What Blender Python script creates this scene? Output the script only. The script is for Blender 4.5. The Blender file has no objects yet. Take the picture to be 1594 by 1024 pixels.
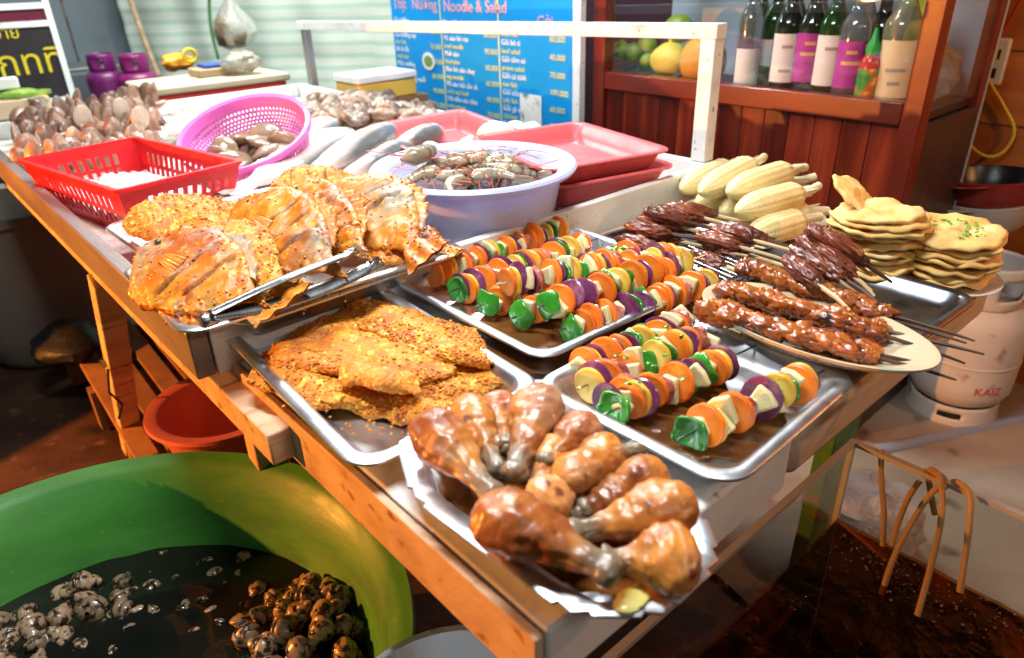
import bpy, math, random
from mathutils import Vector, Matrix, noise, Euler

# ------------------------------------------------------------------ camera, world, lamps, exposure
SC = bpy.context.scene
COL = SC.collection
FPX, CX, CY = 1101.96, 797.0, 512.0
CAM = Vector((0.0, 0.0, 1.23))
ROT = Matrix(((0.74855464, 0.32193636, -0.57967486),
              (-0.66238413, 0.32321892, -0.67585265),
              (-0.03021966, 0.88988005, 0.45519255)))
cam_data = bpy.data.cameras.new("camera")
cam = bpy.data.objects.new("camera", cam_data)
COL.objects.link(cam)
cam.matrix_world = Matrix.Translation(CAM) @ ROT.to_4x4()
cam_data.sensor_width = 36.0
cam_data.lens = FPX * 36.0 / 1594.0
cam_data.clip_start = 0.02
cam_data.clip_end = 200
cam_data.dof.use_dof = True
cam_data.dof.focus_distance = 1.02
cam_data.dof.aperture_fstop = 4.5
SC.camera = cam

world = bpy.data.worlds.new("World")
SC.world = world
world.use_nodes = True
wn = world.node_tree.nodes
wl = world.node_tree.links
bg = wn["Background"]
sky = wn.new("ShaderNodeTexSky")
sky.sky_type = 'NISHITA'
sky.sun_disc = False
sky.sun_elevation = math.radians(2.0)
sky.sun_rotation = math.radians(120)
wl.new(sky.outputs[0], bg.inputs[0])
bg.inputs[1].default_value = 0.05

SC.view_settings.view_transform = 'Standard'
SC.view_settings.look = 'None'
SC.view_settings.exposure = 0.0
SC.view_settings.gamma = 1.0

def lamp(name, kind, loc, energy, col, aim=None, **kw):
    d = bpy.data.lights.new(name, kind)
    d.energy = energy
    d.color = col
    for k, v in kw.items():
        setattr(d, k, v)
    o = bpy.data.objects.new(name, d)
    COL.objects.link(o)
    o.location = loc
    if aim is not None:
        o.rotation_euler = (Vector(aim) - Vector(loc)).to_track_quat('-Z', 'Y').to_euler()
    return o

# white tube lamps hung over the stall, warm bulbs at the left and at the right of it
KEY_A = lamp("tube_light", 'AREA', (0.27, 0.74, 2.05), 31, (0.96, 0.98, 1.0), aim=(0.40, 0.80, 0.8), shape='RECTANGLE', size=0.75, size_y=0.06)
KEY_C = lamp("tube_light", 'AREA', (1.30, 1.72, 2.05), 44, (0.90, 0.97, 1.0), aim=(0.95, 1.2, 0.8), shape='RECTANGLE', size=0.9, size_y=0.06)
KEY_B = lamp("tube_light", 'AREA', (1.15, 3.3, 2.05), 58, (0.92, 1.0, 0.95), aim=(1.15, 3.35, 0.8), shape='RECTANGLE', size=1.1, size_y=0.06)
WARM_L = lamp("bulb_light", 'SPOT', (-1.45, 2.26, 0.98), 470, (1.0, 0.33, 0.05), aim=(0.35, 1.50, 0.45), spot_size=math.radians(58), spot_blend=0.04, shadow_soft_size=0.02)
FRONT_FILL = lamp("tube_light", 'AREA', (0.35, -1.15, 2.0), 6, (1.0, 0.95, 0.88), aim=(0.45, 0.3, 0.75), shape='RECTANGLE', size=0.9, size_y=0.06)  # added fill from behind the camera for front faces, source unseen
WARM_R = lamp("bulb_light", 'POINT', (1.90, -0.42, 1.46), 24, (1.0, 0.44, 0.15), shadow_soft_size=0.03)

# ------------------------------------------------------------------ helpers
def ray(px, py):
    return ROT @ Vector((px - CX, -(py - CY), -FPX))
def at(px, py, z):
    v = ray(px, py)
    return CAM + v * ((z - CAM.z) / v.z)
def atx(px, py, x):
    v = ray(px, py)
    return CAM + v * (x / v.x)
def aty(px, py, y):
    v = ray(px, py)
    return CAM + v * (y / v.y)

RND = random.Random(7)
def U(a, b):
    return RND.uniform(a, b)

def fbm(p, o=3):
    s, a = 0.0, 1.0
    q = Vector(p)
    for _ in range(o):
        s += a * noise.noise(q)
        a *= 0.5
        q = q * 2.03 + Vector((3.1, 1.7, 5.3))
    return s

class MB:
    def __init__(self):
        self.v, self.f, self.attr = [], [], []
    def add(self, vs, fs):
        o = len(self.v)
        self.v += [Vector(v) for v in vs]
        self.f += [tuple(i + o for i in f) for f in fs]
        return self
    def box(self, x0, x1, y0, y1, z0, z1, M=None):
        vs = [Vector((x, y, z)) for z in (z0, z1) for y in (y0, y1) for x in (x0, x1)]
        if M: vs = [M @ v for v in vs]
        return self.add(vs, [(0, 2, 3, 1), (4, 5, 7, 6), (0, 1, 5, 4), (2, 6, 7, 3), (0, 4, 6, 2), (1, 3, 7, 5)])
    def bar(self, a, b, w, h, up=(0, 0, 1)):
        a, b = Vector(a), Vector(b)
        d = (b - a)
        L = d.length
        d.normalize()
        s = d.cross(Vector(up)).normalized()
        u = s.cross(d)
        M = Matrix((( d.x, s.x, u.x, a.x), (d.y, s.y, u.y, a.y), (d.z, s.z, u.z, a.z), (0, 0, 0, 1)))
        return self.box(0, L, -w / 2, w / 2, -h / 2, h / 2, M)
    def lathe(self, prof, n=32, M=None, fn=None):
        vs, fs = [], []
        m = len(prof)
        for i, (r, z) in enumerate(prof):
            for k in range(n):
                a = 2 * math.pi * k / n
                p = Vector((r * math.cos(a), r * math.sin(a), z))
                if fn: p = fn(p, i, k)
                vs.append(M @ p if M else p)
        for i in range(m - 1):
            for k in range(n):
                k2 = (k + 1) % n
                fs.append((i * n + k, i * n + k2, (i + 1) * n + k2, (i + 1) * n + k))
        if prof[0][0] > 1e-4: pass
        return self.add(vs, fs)
    def disc(self, c, r, n=32, M=None, z=0):
        vs = [Vector((c[0], c[1], c[2]))] + [Vector((c[0] + r * math.cos(2 * math.pi * k / n), c[1] + r * math.sin(2 * math.pi * k / n), c[2])) for k in range(n)]
        if M: vs = [M @ v for v in vs]
        return self.add(vs, [(0, 1 + k, 1 + (k + 1) % n) for k in range(n)])
    def tube(self, pts, r, n=8, caps=True):
        pts = [Vector(p) for p in pts]
        m = len(pts)
        vs, fs = [], []
        prev = None
        for i, p in enumerate(pts):
            t = (pts[min(i + 1, m - 1)] - pts[max(i - 1, 0)]).normalized()
            if prev is None:
                s = t.cross(Vector((0, 0, 1)))
                if s.length < 1e-3: s = t.cross(Vector((0, 1, 0)))
            else:
                s = prev - t * prev.dot(t)
            s.normalize()
            prev = s
            u = t.cross(s)
            rr = r[i] if isinstance(r, (list, tuple)) else r
            for k in range(n):
                a = 2 * math.pi * k / n
                vs.append(p + s * (rr * math.cos(a)) + u * (rr * math.sin(a)))
        for i in range(m - 1):
            for k in range(n):
                k2 = (k + 1) % n
                fs.append((i * n + k, i * n + k2, (i + 1) * n + k2, (i + 1) * n + k))
        if caps:
            fs.append(tuple(reversed(range(n))))
            fs.append(tuple(range((m - 1) * n, m * n)))
        return self.add(vs, fs)
    def surf(self, fn, nu, nv, cu=False, cv=False, skip=None):
        vs, fs = [], []
        for i in range(nu):
            for j in range(nv):
                vs.append(Vector(fn(i / (nu if cu else nu - 1), j / (nv if cv else nv - 1))))
        for i in range(nu if cu else nu - 1):
            for j in range(nv if cv else nv - 1):
                if skip and skip(i, j): continue
                i2, j2 = (i + 1) % nu, (j + 1) % nv
                fs.append((i * nv + j, i2 * nv + j, i2 * nv + j2, i * nv + j2))
        return self.add(vs, fs)
    def prism(self, out, z0, z1, M=None):
        n = len(out)
        vs = [Vector((x, y, z0)) for x, y in out] + [Vector((x, y, z1)) for x, y in out]
        if M: vs = [M @ v for v in vs]
        return self.add(vs, [tuple(reversed(range(n))), tuple(range(n, 2 * n))] + [(k, (k + 1) % n, n + (k + 1) % n, n + k) for k in range(n)])
    def blob(self, c, r, M=None, seed=0, amp=0.15, freq=2.0, nu=24, nv=14, oct=2):
        c = Vector(c)
        vs, fs = [], []
        for j in range(nv + 1):
            th = math.pi * j / nv
            for i in range(nu):
                ph = 2 * math.pi * i / nu
                d = Vector((math.sin(th) * math.cos(ph), math.sin(th) * math.sin(ph), math.cos(th)))
                k = 1 + amp * fbm(d * freq + Vector((seed * 3.7, seed * 1.3, -seed * 2.1)), oct)
                p = Vector((d.x * r[0] * k, d.y * r[1] * k, d.z * r[2] * k))
                if M: p = M @ p
                vs.append(c + p)
        for j in range(nv):
            for i in range(nu):
                i2 = (i + 1) % nu
                fs.append((j * nu + i, (j + 1) * nu + i, (j + 1) * nu + i2, j * nu + i2))
        return self.add(vs, fs)

def build(name, mb, mat, parent=None, smooth=True, ang=40, bevel=0, solid=0, loc=None, rot=None, subsurf=0):
    me = bpy.data.meshes.new(name)
    me.from_pydata([tuple(v) for v in mb.v], [], mb.f)
    me.validate()
    if mb.attr and len(mb.attr) == len(me.vertices):
        a = me.attributes.new("cut", 'FLOAT', 'POINT')
        a.data.foreach_set("value", mb.attr)
    for p in me.polygons: p.use_smooth = smooth
    if smooth and ang < 180: me.set_sharp_from_angle(angle=math.radians(ang))
    me.materials.append(mat)
    o = bpy.data.objects.new(name, me)
    COL.objects.link(o)
    if parent: o.parent = parent
    if loc is not None: o.location = loc
    if rot is not None: o.rotation_euler = rot
    if solid:
        m = o.modifiers.new("solid", 'SOLIDIFY'); m.thickness = solid; m.offset = -1
    if bevel:
        m = o.modifiers.new("bevel", 'BEVEL'); m.width = bevel; m.segments = 2; m.limit_method = 'ANGLE'; m.angle_limit = math.radians(40)
    if subsurf:
        m = o.modifiers.new("sub", 'SUBSURF'); m.levels = subsurf; m.render_levels = subsurf
    return o

def tag(o, label, cat, group=None):
    o["label"] = label
    o["category"] = cat
    if group: o["group"] = group
    return o
def thing(name, label, cat, loc=(0, 0, 0), rot=(0, 0, 0), group=None):
    o = bpy.data.objects.new(name, None)
    o.empty_display_size = 0.05
    COL.objects.link(o)
    o.location = loc
    o.rotation_euler = rot
    return tag(o, label, cat, group)
def struct(o):
    o["kind"] = "structure"
    return o
def stuff(o):
    o["kind"] = "stuff"
    return o
def kids(o):
    return [c for c in COL.objects if c.parent == o]
def dup(root, children, label=None):
    """copy a thing with its (already listed) parts"""
    r = root.copy()
    COL.objects.link(r)
    if label: r["label"] = label
    for ch in children:
        c = ch.copy()
        COL.objects.link(c)
        c.parent = r
    return r
def basis(xdir, up=(0, 0, 1), roll=0.0):
    """3x3 whose local x runs along xdir, local z near up"""
    x = Vector(xdir).normalized()
    y = Vector(up).cross(x)
    if y.length < 1e-4: y = Vector((0, 1, 0)).cross(x)
    y.normalize()
    z = x.cross(y)
    M = Matrix(((x.x, y.x, z.x), (x.y, y.y, z.y), (x.z, y.z, z.z)))
    return M @ Matrix.Rotation(roll, 3, 'X')
def put(o, loc, M3):
    o.matrix_world = Matrix.Translation(Vector(loc)) @ M3.to_4x4()
    return o

# ------------------------------------------------------------------ materials
def mat(name, cols, scale=8.0, rough=0.5, metal=0.0, bump=0.0, bscale=60.0, coat=0.0, sss=0.0, sss_r=(1, .4, .2), spec=0.5,
        trans=0.0, ior=1.45, detail=6, stretch=(1, 1, 1), rvar=0.0, specks=None, cut=None, bdist=0.004, contrast=(0.3, 0.7), dist=0.0,
        patch=None, alpha=1.0, aniso=0.0, space='Object'):
    m = bpy.data.materials.new(name)
    m.use_nodes = True
    N, L = m.node_tree.nodes, m.node_tree.links
    B = N["Principled BSDF"]
    B.inputs["Roughness"].default_value = rough
    B.inputs["Metallic"].default_value = metal
    B.inputs["Specular IOR Level"].default_value = spec
    B.inputs["Coat Weight"].default_value = coat
    B.inputs["Coat Roughness"].default_value = 0.08
    B.inputs["IOR"].default_value = ior
    B.inputs["Transmission Weight"].default_value = trans
    B.inputs["Alpha"].default_value = alpha
    if sss:
        B.inputs["Subsurface Weight"].default_value = sss
        B.inputs["Subsurface Radius"].default_value = sss_r
        B.inputs["Subsurface Scale"].default_value = 0.008
    tc = N.new("ShaderNodeTexCoord")
    mp = N.new("ShaderNodeMapping")
    mp.inputs["Scale"].default_value = stretch
    L.new(tc.outputs[space], mp.inputs[0])
    oi = N.new("ShaderNodeObjectInfo")
    mul = N.new("ShaderNodeMath"); mul.operation = 'MULTIPLY'; mul.inputs[1].default_value = 37.0
    L.new(oi.outputs["Random"], mul.inputs[0])
    def nz(sc, det=6, rgh=0.6, ds=0.0):
        n = N.new("ShaderNodeTexNoise")
        n.noise_dimensions = '4D'
        n.inputs["Scale"].default_value = sc
        n.inputs["Detail"].default_value = det
        n.inputs["Roughness"].default_value = rgh
        n.inputs["Distortion"].default_value = ds
        L.new(mp.outputs[0], n.inputs["Vector"])
        L.new(mul.outputs[0], n.inputs["W"])
        return n
    col = None
    if len(cols) == 1 and not rvar:
        B.inputs["Base Color"].default_value = (*cols[0], 1)
    n1 = nz(scale, detail, 0.6, dist)
    rp = N.new("ShaderNodeValToRGB")
    e = rp.color_ramp.elements
    k = len(cols)
    lo, hi = contrast
    for i, c in enumerate(cols):
        pos = lo + (hi - lo) * (i / max(1, k - 1))
        if i < 2:
            el = e[i]; el.position = pos
        else:
            el = e.new(pos)
        el.color = (*c, 1)
    if k == 1:
        e[1].color = (*cols[0], 1)
    L.new(n1.outputs[0], rp.inputs[0])
    col = rp.outputs[0]
    def mixc(fac, a, b):
        mx = N.new("ShaderNodeMix"); mx.data_type = 'RGBA'
        if isinstance(fac, float): mx.inputs[0].default_value = fac
        else: L.new(fac, mx.inputs[0])
        for s, v in ((6, a), (7, b)):
            if isinstance(v, tuple): mx.inputs[s].default_value = (*v, 1)
            else: L.new(v, mx.inputs[s])
        return mx.outputs[2]
    def thr(sock, a, b):
        mr = N.new("ShaderNodeMapRange")
        mr.inputs[1].default_value = a
        mr.inputs[2].default_value = b
        L.new(sock, mr.inputs[0])
        return mr.outputs[0]
    if patch:
        pc, psc, a, b = patch
        n2 = nz(psc, 3, 0.5)
        col = mixc(thr(n2.outputs[0], a, b), col, pc)
    if specks:
        for (sc, ssc, a, b) in specks:
            n3 = nz(ssc, 2, 0.5)
            col = mixc(thr(n3.outputs[0], a, b), col, sc)
    if cut:
        at_ = N.new("ShaderNodeAttribute"); at_.attribute_name = "cut"
        col = mixc(at_.outputs["Fac"], col, cut)
    if rvar:
        hs = N.new("ShaderNodeHueSaturation")
        mr = N.new("ShaderNodeMapRange")
        mr.inputs[3].default_value = 1 - rvar
        mr.inputs[4].default_value = 1 + rvar
        L.new(oi.outputs["Random"], mr.inputs[0])
        L.new(mr.outputs[0], hs.inputs["Value"])
        L.new(col, hs.inputs["Color"])
        col = hs.outputs[0]
    L.new(col, B.inputs["Base Color"])
    if bump:
        n4 = nz(bscale, 5, 0.65)
        bp = N.new("ShaderNodeBump")
        bp.inputs["Strength"].default_value = bump
        bp.inputs["Distance"].default_value = bdist
        L.new(n4.outputs[0], bp.inputs["Height"])
        L.new(bp.outputs[0], B.inputs["Normal"])
        if coat: L.new(bp.outputs[0], B.inputs["Coat Normal"])
    # uneven gloss
    n5 = nz(scale * 1.7, 4, 0.6)
    mr = N.new("ShaderNodeMapRange")
    mr.inputs[1].default_value = 0.3
    mr.inputs[2].default_value = 0.7
    mr.inputs[3].default_value = max(0.02, rough - 0.12 * (0.3 + rough))
    mr.inputs[4].default_value = min(1, rough + 0.2 * (0.3 + rough))
    L.new(n5.outputs[0], mr.inputs[0])
    L.new(mr.outputs[0], B.inputs["Roughness"])
    return m

def glassy(name, tint, gloss=1.0, rough=0.02, ior=1.45, bump=0.0, bscale=20):
    """thin clear sheet: transparent with a Fresnel reflection, the same seen from anywhere"""
    m = bpy.data.materials.new(name)
    m.use_nodes = True
    N, L = m.node_tree.nodes, m.node_tree.links
    out = N["Material Output"]
    N.remove(N["Principled BSDF"])
    t = N.new("ShaderNodeBsdfTransparent"); t.inputs[0].default_value = (*tint, 1)
    g = N.new("ShaderNodeBsdfGlossy"); g.inputs["Roughness"].default_value = rough
    g.inputs[0].default_value = (gloss, gloss, gloss, 1)
    fr = N.new("ShaderNodeFresnel")
    ge = N.new("ShaderNodeNewGeometry")
    mi = N.new("ShaderNodeMapRange"); mi.inputs[3].default_value = ior; mi.inputs[4].default_value = 1 / ior
    L.new(ge.outputs["Backfacing"], mi.inputs[0]); L.new(mi.outputs[0], fr.inputs[0])
    mx = N.new("ShaderNodeMixShader")
    L.new(fr.outputs[0], mx.inputs[0]); L.new(t.outputs[0], mx.inputs[1]); L.new(g.outputs[0], mx.inputs[2])
    L.new(mx.outputs[0], out.inputs[0])
    if bump:
        tc = N.new("ShaderNodeTexCoord")
        n = N.new("ShaderNodeTexNoise"); n.inputs["Scale"].default_value = bscale; n.inputs["Detail"].default_value = 3
        L.new(tc.outputs["Object"], n.inputs["Vector"])
        b = N.new("ShaderNodeBump"); b.inputs["Strength"].default_value = bump; b.inputs["Distance"].default_value = 0.01
        L.new(n.outputs[0], b.inputs["Height"])
        L.new(b.outputs[0], g.inputs["Normal"]); L.new(b.outputs[0], fr.inputs["Normal"])
    return m
def emit(name, col, s):
    m = bpy.data.materials.new(name)
    m.use_nodes = True
    B = m.node_tree.nodes["Principled BSDF"]
    B.inputs["Base Color"].default_value = (*col, 1)
    B.inputs["Emission Color"].default_value = (*col, 1)
    B.inputs["Emission Strength"].default_value = s
    return m
def plain(name, c, rough=0.4, **k):
    d = tuple(x * 0.82 for x in c)
    return mat(name, [d, c], scale=k.pop('scale', 9), rough=rough, **k)

MT = {}
MT['steel'] = mat("brushed_steel", [(.62, .65, .68), (.80, .83, .86)], 5, rough=0.33, metal=1, bump=0.12, bscale=14, bdist=0.003, specks=[((.40, .36, .32), 24, .64, .76)])
MT['steel_dark'] = mat("worn_dark_steel", [(.16, .17, .19), (.33, .35, .38)], 7, rough=0.26, metal=1, bump=0.12, bscale=14, specks=[((.09, .07, .05), 22, .58, .72)])
MT['steel_grey'] = mat("dull_steel", [(.30, .29, .29), (.45, .44, .44)], 5, rough=0.42, metal=0.8, bump=0.1, bscale=30)
MT['tong'] = mat("polished_steel", [(.26, .26, .26), (.44, .44, .44)], 9, rough=0.26, metal=1, bump=.05, bscale=40)
MT['white_board'] = mat("white_painted_board", [(.66, .66, .64), (.82, .82, .80)], 9, rough=0.6, bump=0.25, bscale=55, specks=[((.35, .33, .3), 45, .66, .74), ((.5, .45, .38), 7, .6, .8)])
MT['wood_pale'] = mat("pale_worn_wood", [(.42, .25, .13), (.62, .42, .26), (.70, .52, .36)], 6, rough=0.6, bump=0.35, bscale=30, stretch=(.4, 2, 3), specks=[((.3, .14, .05), 20, .6, .72)])
MT['wood_red'] = mat("red_varnished_wood", [(.045, .005, .003), (.15, .014, .006), (.34, .045, .012)], 3.2, rough=0.32, bump=0.15, bscale=24, stretch=(1, 5, .35), coat=0.25, dist=0.6, rvar=0.38)
MT['wood_wall'] = mat("orange_plank_wood", [(.34, .09, .018), (.58, .19, .04)], 4, rough=0.45, bump=0.2, bscale=24, stretch=(1, .3, 4), dist=.5, rvar=.2)
MT['wood_brown'] = mat("brown_rough_wood", [(.16, .07, .03), (.30, .15, .07)], 6, rough=0.65, bump=0.4, bscale=30, stretch=(2, 2, .4), rvar=.25)
MT['wood_grey'] = mat("grey_wet_wood", [(.12, .09, .085), (.25, .20, .19)], 6, rough=0.4, bump=0.3, bscale=30, stretch=(3, .4, 2))
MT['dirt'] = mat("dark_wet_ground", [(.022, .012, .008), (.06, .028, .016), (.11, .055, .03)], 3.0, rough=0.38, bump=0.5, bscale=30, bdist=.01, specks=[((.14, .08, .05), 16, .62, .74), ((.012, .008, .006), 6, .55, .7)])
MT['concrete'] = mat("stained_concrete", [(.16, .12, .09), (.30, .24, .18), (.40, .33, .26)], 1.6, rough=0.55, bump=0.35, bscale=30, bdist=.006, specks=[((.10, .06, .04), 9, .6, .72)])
MT['red_plastic'] = plain("red_plastic", (.72, .015, .02), 0.28, spec=.5)
MT['pinkred_plastic'] = plain("coral_plastic", (.72, .13, .14), 0.3, bump=.04, bscale=30)
MT['coral'] = plain("coral_red_plastic", (.72, .19, .15), 0.3)
MT['purple_plastic'] = plain("purple_plastic", (.10, .03, .20), 0.4)
MT['pink_plastic'] = plain("pink_plastic", (.78, .18, .58), 0.3, sss=.2, sss_r=(1, .3, .7))
MT['lav_plastic'] = mat("lavender_plastic", [(.46, .50, .80), (.52, .58, .88)], 3, rough=0.28, sss=0.35, sss_r=(.6, .7, 1))
MT['green_plastic'] = mat("green_plastic", [(.032, .17, .022), (.055, .24, .03)], 6, rough=0.44, bump=.12, bscale=30, stretch=(1, 1, 3), specks=[((.10, .24, .09), 60, .66, .74), ((.02, .10, .02), 5, .55, .75)])
MT['green_paint'] = mat("green_painted_wood", [(.03, .11, .03), (.06, .20, .055)], 8, rough=0.55, bump=.3, bscale=40, specks=[((.2, .12, .06), 25, .6, .7)])
MT['white_plastic'] = plain("white_plastic", (.78, .78, .76), 0.4, bump=.15, bscale=20)
MT['cream_paint'] = mat("cream_enamel", [(.50, .45, .40), (.62, .57, .51)], 5, rough=0.4, bump=.12, bscale=40, specks=[((.28, .16, .09), 18, .64, .78)])
MT['frame_paint'] = mat("chipped_white_paint", [(.62, .63, .62), (.82, .83, .82)], 8, rough=0.5, bump=.2, bscale=50, specks=[((.2, .19, .18), 70, .66, .74), ((.42, .40, .36), 14, .6, .8)])
MT['black'] = plain("black_plastic", (.012, .012, .014), 0.25)
MT['rubber'] = plain("black_rubber", (.015, .014, .014), 0.6)
MT['yellow_cord'] = plain("yellow_cord", (.72, .48, .02), 0.4)
MT['red_wire'] = plain("red_wire", (.5, .01, .02), 0.4)
MT['dummy'] = None
MT['glass'] = glassy("clear_glass", (.93, .95, .95), gloss=.9)
# ------------------------------------------------------------------ ground
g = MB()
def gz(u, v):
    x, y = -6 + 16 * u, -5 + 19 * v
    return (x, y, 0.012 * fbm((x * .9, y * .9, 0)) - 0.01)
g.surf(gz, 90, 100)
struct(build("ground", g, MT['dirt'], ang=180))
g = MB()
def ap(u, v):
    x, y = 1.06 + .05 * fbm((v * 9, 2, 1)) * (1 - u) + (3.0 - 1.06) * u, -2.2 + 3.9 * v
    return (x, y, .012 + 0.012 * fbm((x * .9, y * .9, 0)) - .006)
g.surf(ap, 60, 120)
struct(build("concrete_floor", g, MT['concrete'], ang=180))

# ------------------------------------------------------------------ text
TMAT = Matrix(((0, 0, -1), (-1, 0, 0), (0, 1, 0)))      # reads on a face that looks towards -x
def text_mb(s, size, ext=0.0006, align='LEFT', shear=0.0):
    cu = bpy.data.curves.new("lettering", 'FONT')
    cu.body = s
    cu.size = size
    cu.extrude = ext
    cu.align_x = align
    cu.shear = shear
    cu.resolution_u = 3
    o = bpy.data.objects.new("lettering", cu)
    COL.objects.link(o)
    bpy.context.view_layer.update()
    me = bpy.data.meshes.new_from_object(o.evaluated_get(bpy.context.evaluated_depsgraph_get()))
    mb = MB()
    mb.add([v.co.copy() for v in me.vertices], [tuple(p.vertices) for p in me.polygons])
    bpy.data.objects.remove(o)
    bpy.data.curves.remove(cu)
    bpy.data.meshes.remove(me)
    return mb
def text_at(mb, s, size, pos, M3, **k):
    t = text_mb(s, size, **k)
    mb.add([Vector(pos) + M3 @ v for v in t.v], t.f)

# ------------------------------------------------------------------ stall box with frame
st = thing("seafood_stall", "long shallow stall box with grey left rim and white metal overhead frame", "stall", (0.79, 1.85, 0))
def par(o, p):
    o.parent = p
    o.matrix_parent_inverse = Matrix.Translation(-p.location)
    return o
def cpart(name, mb, m, p, **k):
    """part given in world coordinates"""
    return par(build(name, mb, m, **k), p)
b = MB(); b.surf(lambda u, v: (0.23 + 1.11 * u, 0.89 + 1.94 * v, 0.783 + .004 * fbm((u * 9, v * 16, 2))), 60, 90)
MT['sheet'] = mat("wet_white_sheet", [(.60, .52, .46), (.80, .74, .68), (.82, .80, .76)], 5, rough=0.25, bump=.2, bscale=18, specks=[((.55, .30, .22), 7, .58, .75)])
cpart("bed", b, MT['sheet'], st)
b = MB(); b.box(0.207, 0.232, 0.872, 2.86, 0.762, 0.832); cpart("side_rim", b, MT['wood_grey'], st, bevel=.003)
b = MB(); b.box(1.335, 1.36, 0.872, 2.86, 0.762, 0.832); cpart("side_rim", b, MT['frame_paint'], st, bevel=.003)
b = MB(); b.box(0.2345, 1.3325, 0.872, 0.889, 0.76, 0.832); cpart("front_rim", b, MT['frame_paint'], st, bevel=.002)
b = MB(); b.box(0.2345, 1.3325, 2.84, 2.86, 0.76, 0.832); cpart("back_rim", b, MT['frame_paint'], st, bevel=.002)
b = MB(); b.box(0.222, 0.262, 0.70, 2.85, 0.712, 0.757); cpart("beam", b, MT['wood_pale'], st, bevel=.003)
b = MB(); b.box(1.30, 1.35, 0.90, 2.85, 0.70, 0.757); cpart("beam", b, MT['wood_brown'], st, bevel=.003)
b = MB(); b.bar((0.238, 1.50, 0.71), (0.262, 2.06, -0.02), .042, .05, (1, 0, 0)); cpart("leg", b, MT['wood_pale'], st, bevel=.003)
b = MB(); b.bar((1.32, 2.75, 0.71), (1.32, 2.75, 0.0), .05, .05, (1, 0, 0)); cpart("leg", b, MT['wood_brown'], st)
b = MB(); b.bar((0.345, 1.09, 0.71), (0.345, 1.115, -0.01), .045, .06, (1, 0, 0)); cpart("leg", b, MT['wood_pale'], st, bevel=.004)
b = MB(); b.box(1.338, 1.373, 0.893, 0.928, 0.833, 1.085); cpart("post", b, MT['frame_paint'], st, bevel=.002)
b = MB(); b.box(1.372, 1.402, 2.79, 2.82, 0.70, 1.035); cpart("post", b, MT['steel_grey'], st, bevel=.002)
b = MB(); b.bar((1.356, 0.89, 1.10), (1.387, 2.84, 1.05), .036, .03); cpart("top_rail", b, MT['frame_paint'], st, bevel=.002)
# ties round the leg
t = MB()
for k in range(3):
    t.tube([(0.251 + .036 * math.cos(a), 1.725 + .034 * math.sin(a), 0.43 + .006 * k + .004 * math.sin(2 * a)) for a in [2 * math.pi * i / 14 for i in range(15)]], .0035, 5)
t.tube([(0.22, 1.70, .43), (0.205, 1.68, .38), (0.225, 1.70, .33), (0.21, 1.71, .29)], .003, 5)
cpart("tie", t, MT['rubber'], st)

# ------------------------------------------------------------------ near serving table
tb = thing("serving_table", "low food table with white painted left end and pale wood right end, holding the trays", "table", (0.7, 0.55, 0))
b = MB(); b.box(0.262, 0.628, 0.275, 0.868, 0.703, 0.772); cpart("table_top", b, MT['white_board'], tb, bevel=.004)
b = MB(); b.box(0.632, 1.225, 0.272, 0.868, 0.712, 0.774); cpart("table_top", b, MT['wood_pale'], tb, bevel=.014)
b = MB(); b.box(0.2505, 0.2595, 0.277, 0.868, 0.704, 0.7705); cpart("edge_board", b, MT['wood_pale'], tb, bevel=.002)
b = MB(); b.bar((0.99, 0.36, 0.711), (1.16, 0.44, 0.0), .03, .085, (1, 0, 0)); cpart("leg", b, MT['green_paint'], tb, bevel=.003)
b = MB(); b.bar((0.98, 0.80, 0.711), (1.0, 0.82, 0.0), .05, .05, (1, 0, 0)); cpart("leg", b, MT['green_paint'], tb, bevel=.003)

# ------------------------------------------------------------------ wooden cabinet
cb = thing("display_cabinet", "red varnished wooden cabinet with glass front and planked lower half", "cabinet", (2.0, 1.14, 0))
y0, y1 = 0.63, 1.645
n = 13
for k in range(n):
    a0 = y0 + .045 + (y1 - y0 - .09) * k / n
    a1 = y0 + .045 + (y1 - y0 - .09) * (k + 1) / n
    b = MB(); b.box(1.812, 1.826, a0 + .0012, a1 - .0012, 0.02, 0.868)
    cpart("plank", b, MT['wood_red'], cb, bevel=.0015)
MT['wood_frame'] = mat("red_frame_wood", [(.09, .008, .004), (.19, .02, .008)], 4, rough=0.3, bump=0.12, bscale=24, stretch=(3, .5, .5), coat=0.3)
b = MB(); b.box(1.795, 1.845, y0, y0 + .045, 0, 1.55); cpart("corner_post", b, MT['wood_frame'], cb, bevel=.003)
b = MB(); b.box(1.795, 1.845, y1 - .045, y1, 0, 1.55); cpart("corner_post", b, MT['wood_frame'], cb, bevel=.003)
b = MB(); b.box(1.797, 1.842, y0 + .046, y1 - .046, 0.870, 0.922); cpart("rail", b, MT['wood_frame'], cb, bevel=.003)
b = MB(); b.box(1.797, 1.842, y0 + .046, y1 - .046, 1.50, 1.55); cpart("rail", b, MT['wood_frame'], cb, bevel=.003)
b = MB(); b.box(1.844, 2.19, y0 + .02, y1 - .02, 0.872, 0.888); MT['shelf'] = mat("dark_shelf_shaded_side", [(.035, .02, .02), (.07, .04, .035)], 8, rough=.35)
cpart("shelf", b, MT['shelf'], cb)
MT['cab_back'] = mat("grey_blue_panel", [(.34, .40, .46), (.48, .56, .62)], 2.5, rough=.5, stretch=(1, 3, .3))
b = MB(); b.box(2.19, 2.2, y0, y1, 0, 1.55); cpart("back_panel", b, MT['cab_back'], cb)
b = MB(); b.box(1.847, 2.188, y0 + .002, y0 + .014, 0, 0.87); cpart("side_panel", b, MT['shelf'], cb)  # dark colour stands in for the shade on this side
b = MB(); b.box(1.847, 2.188, y1 - .014, y1 - .002, 0, 0.87); cpart("side_panel", b, MT['wood_brown'], cb)
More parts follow.
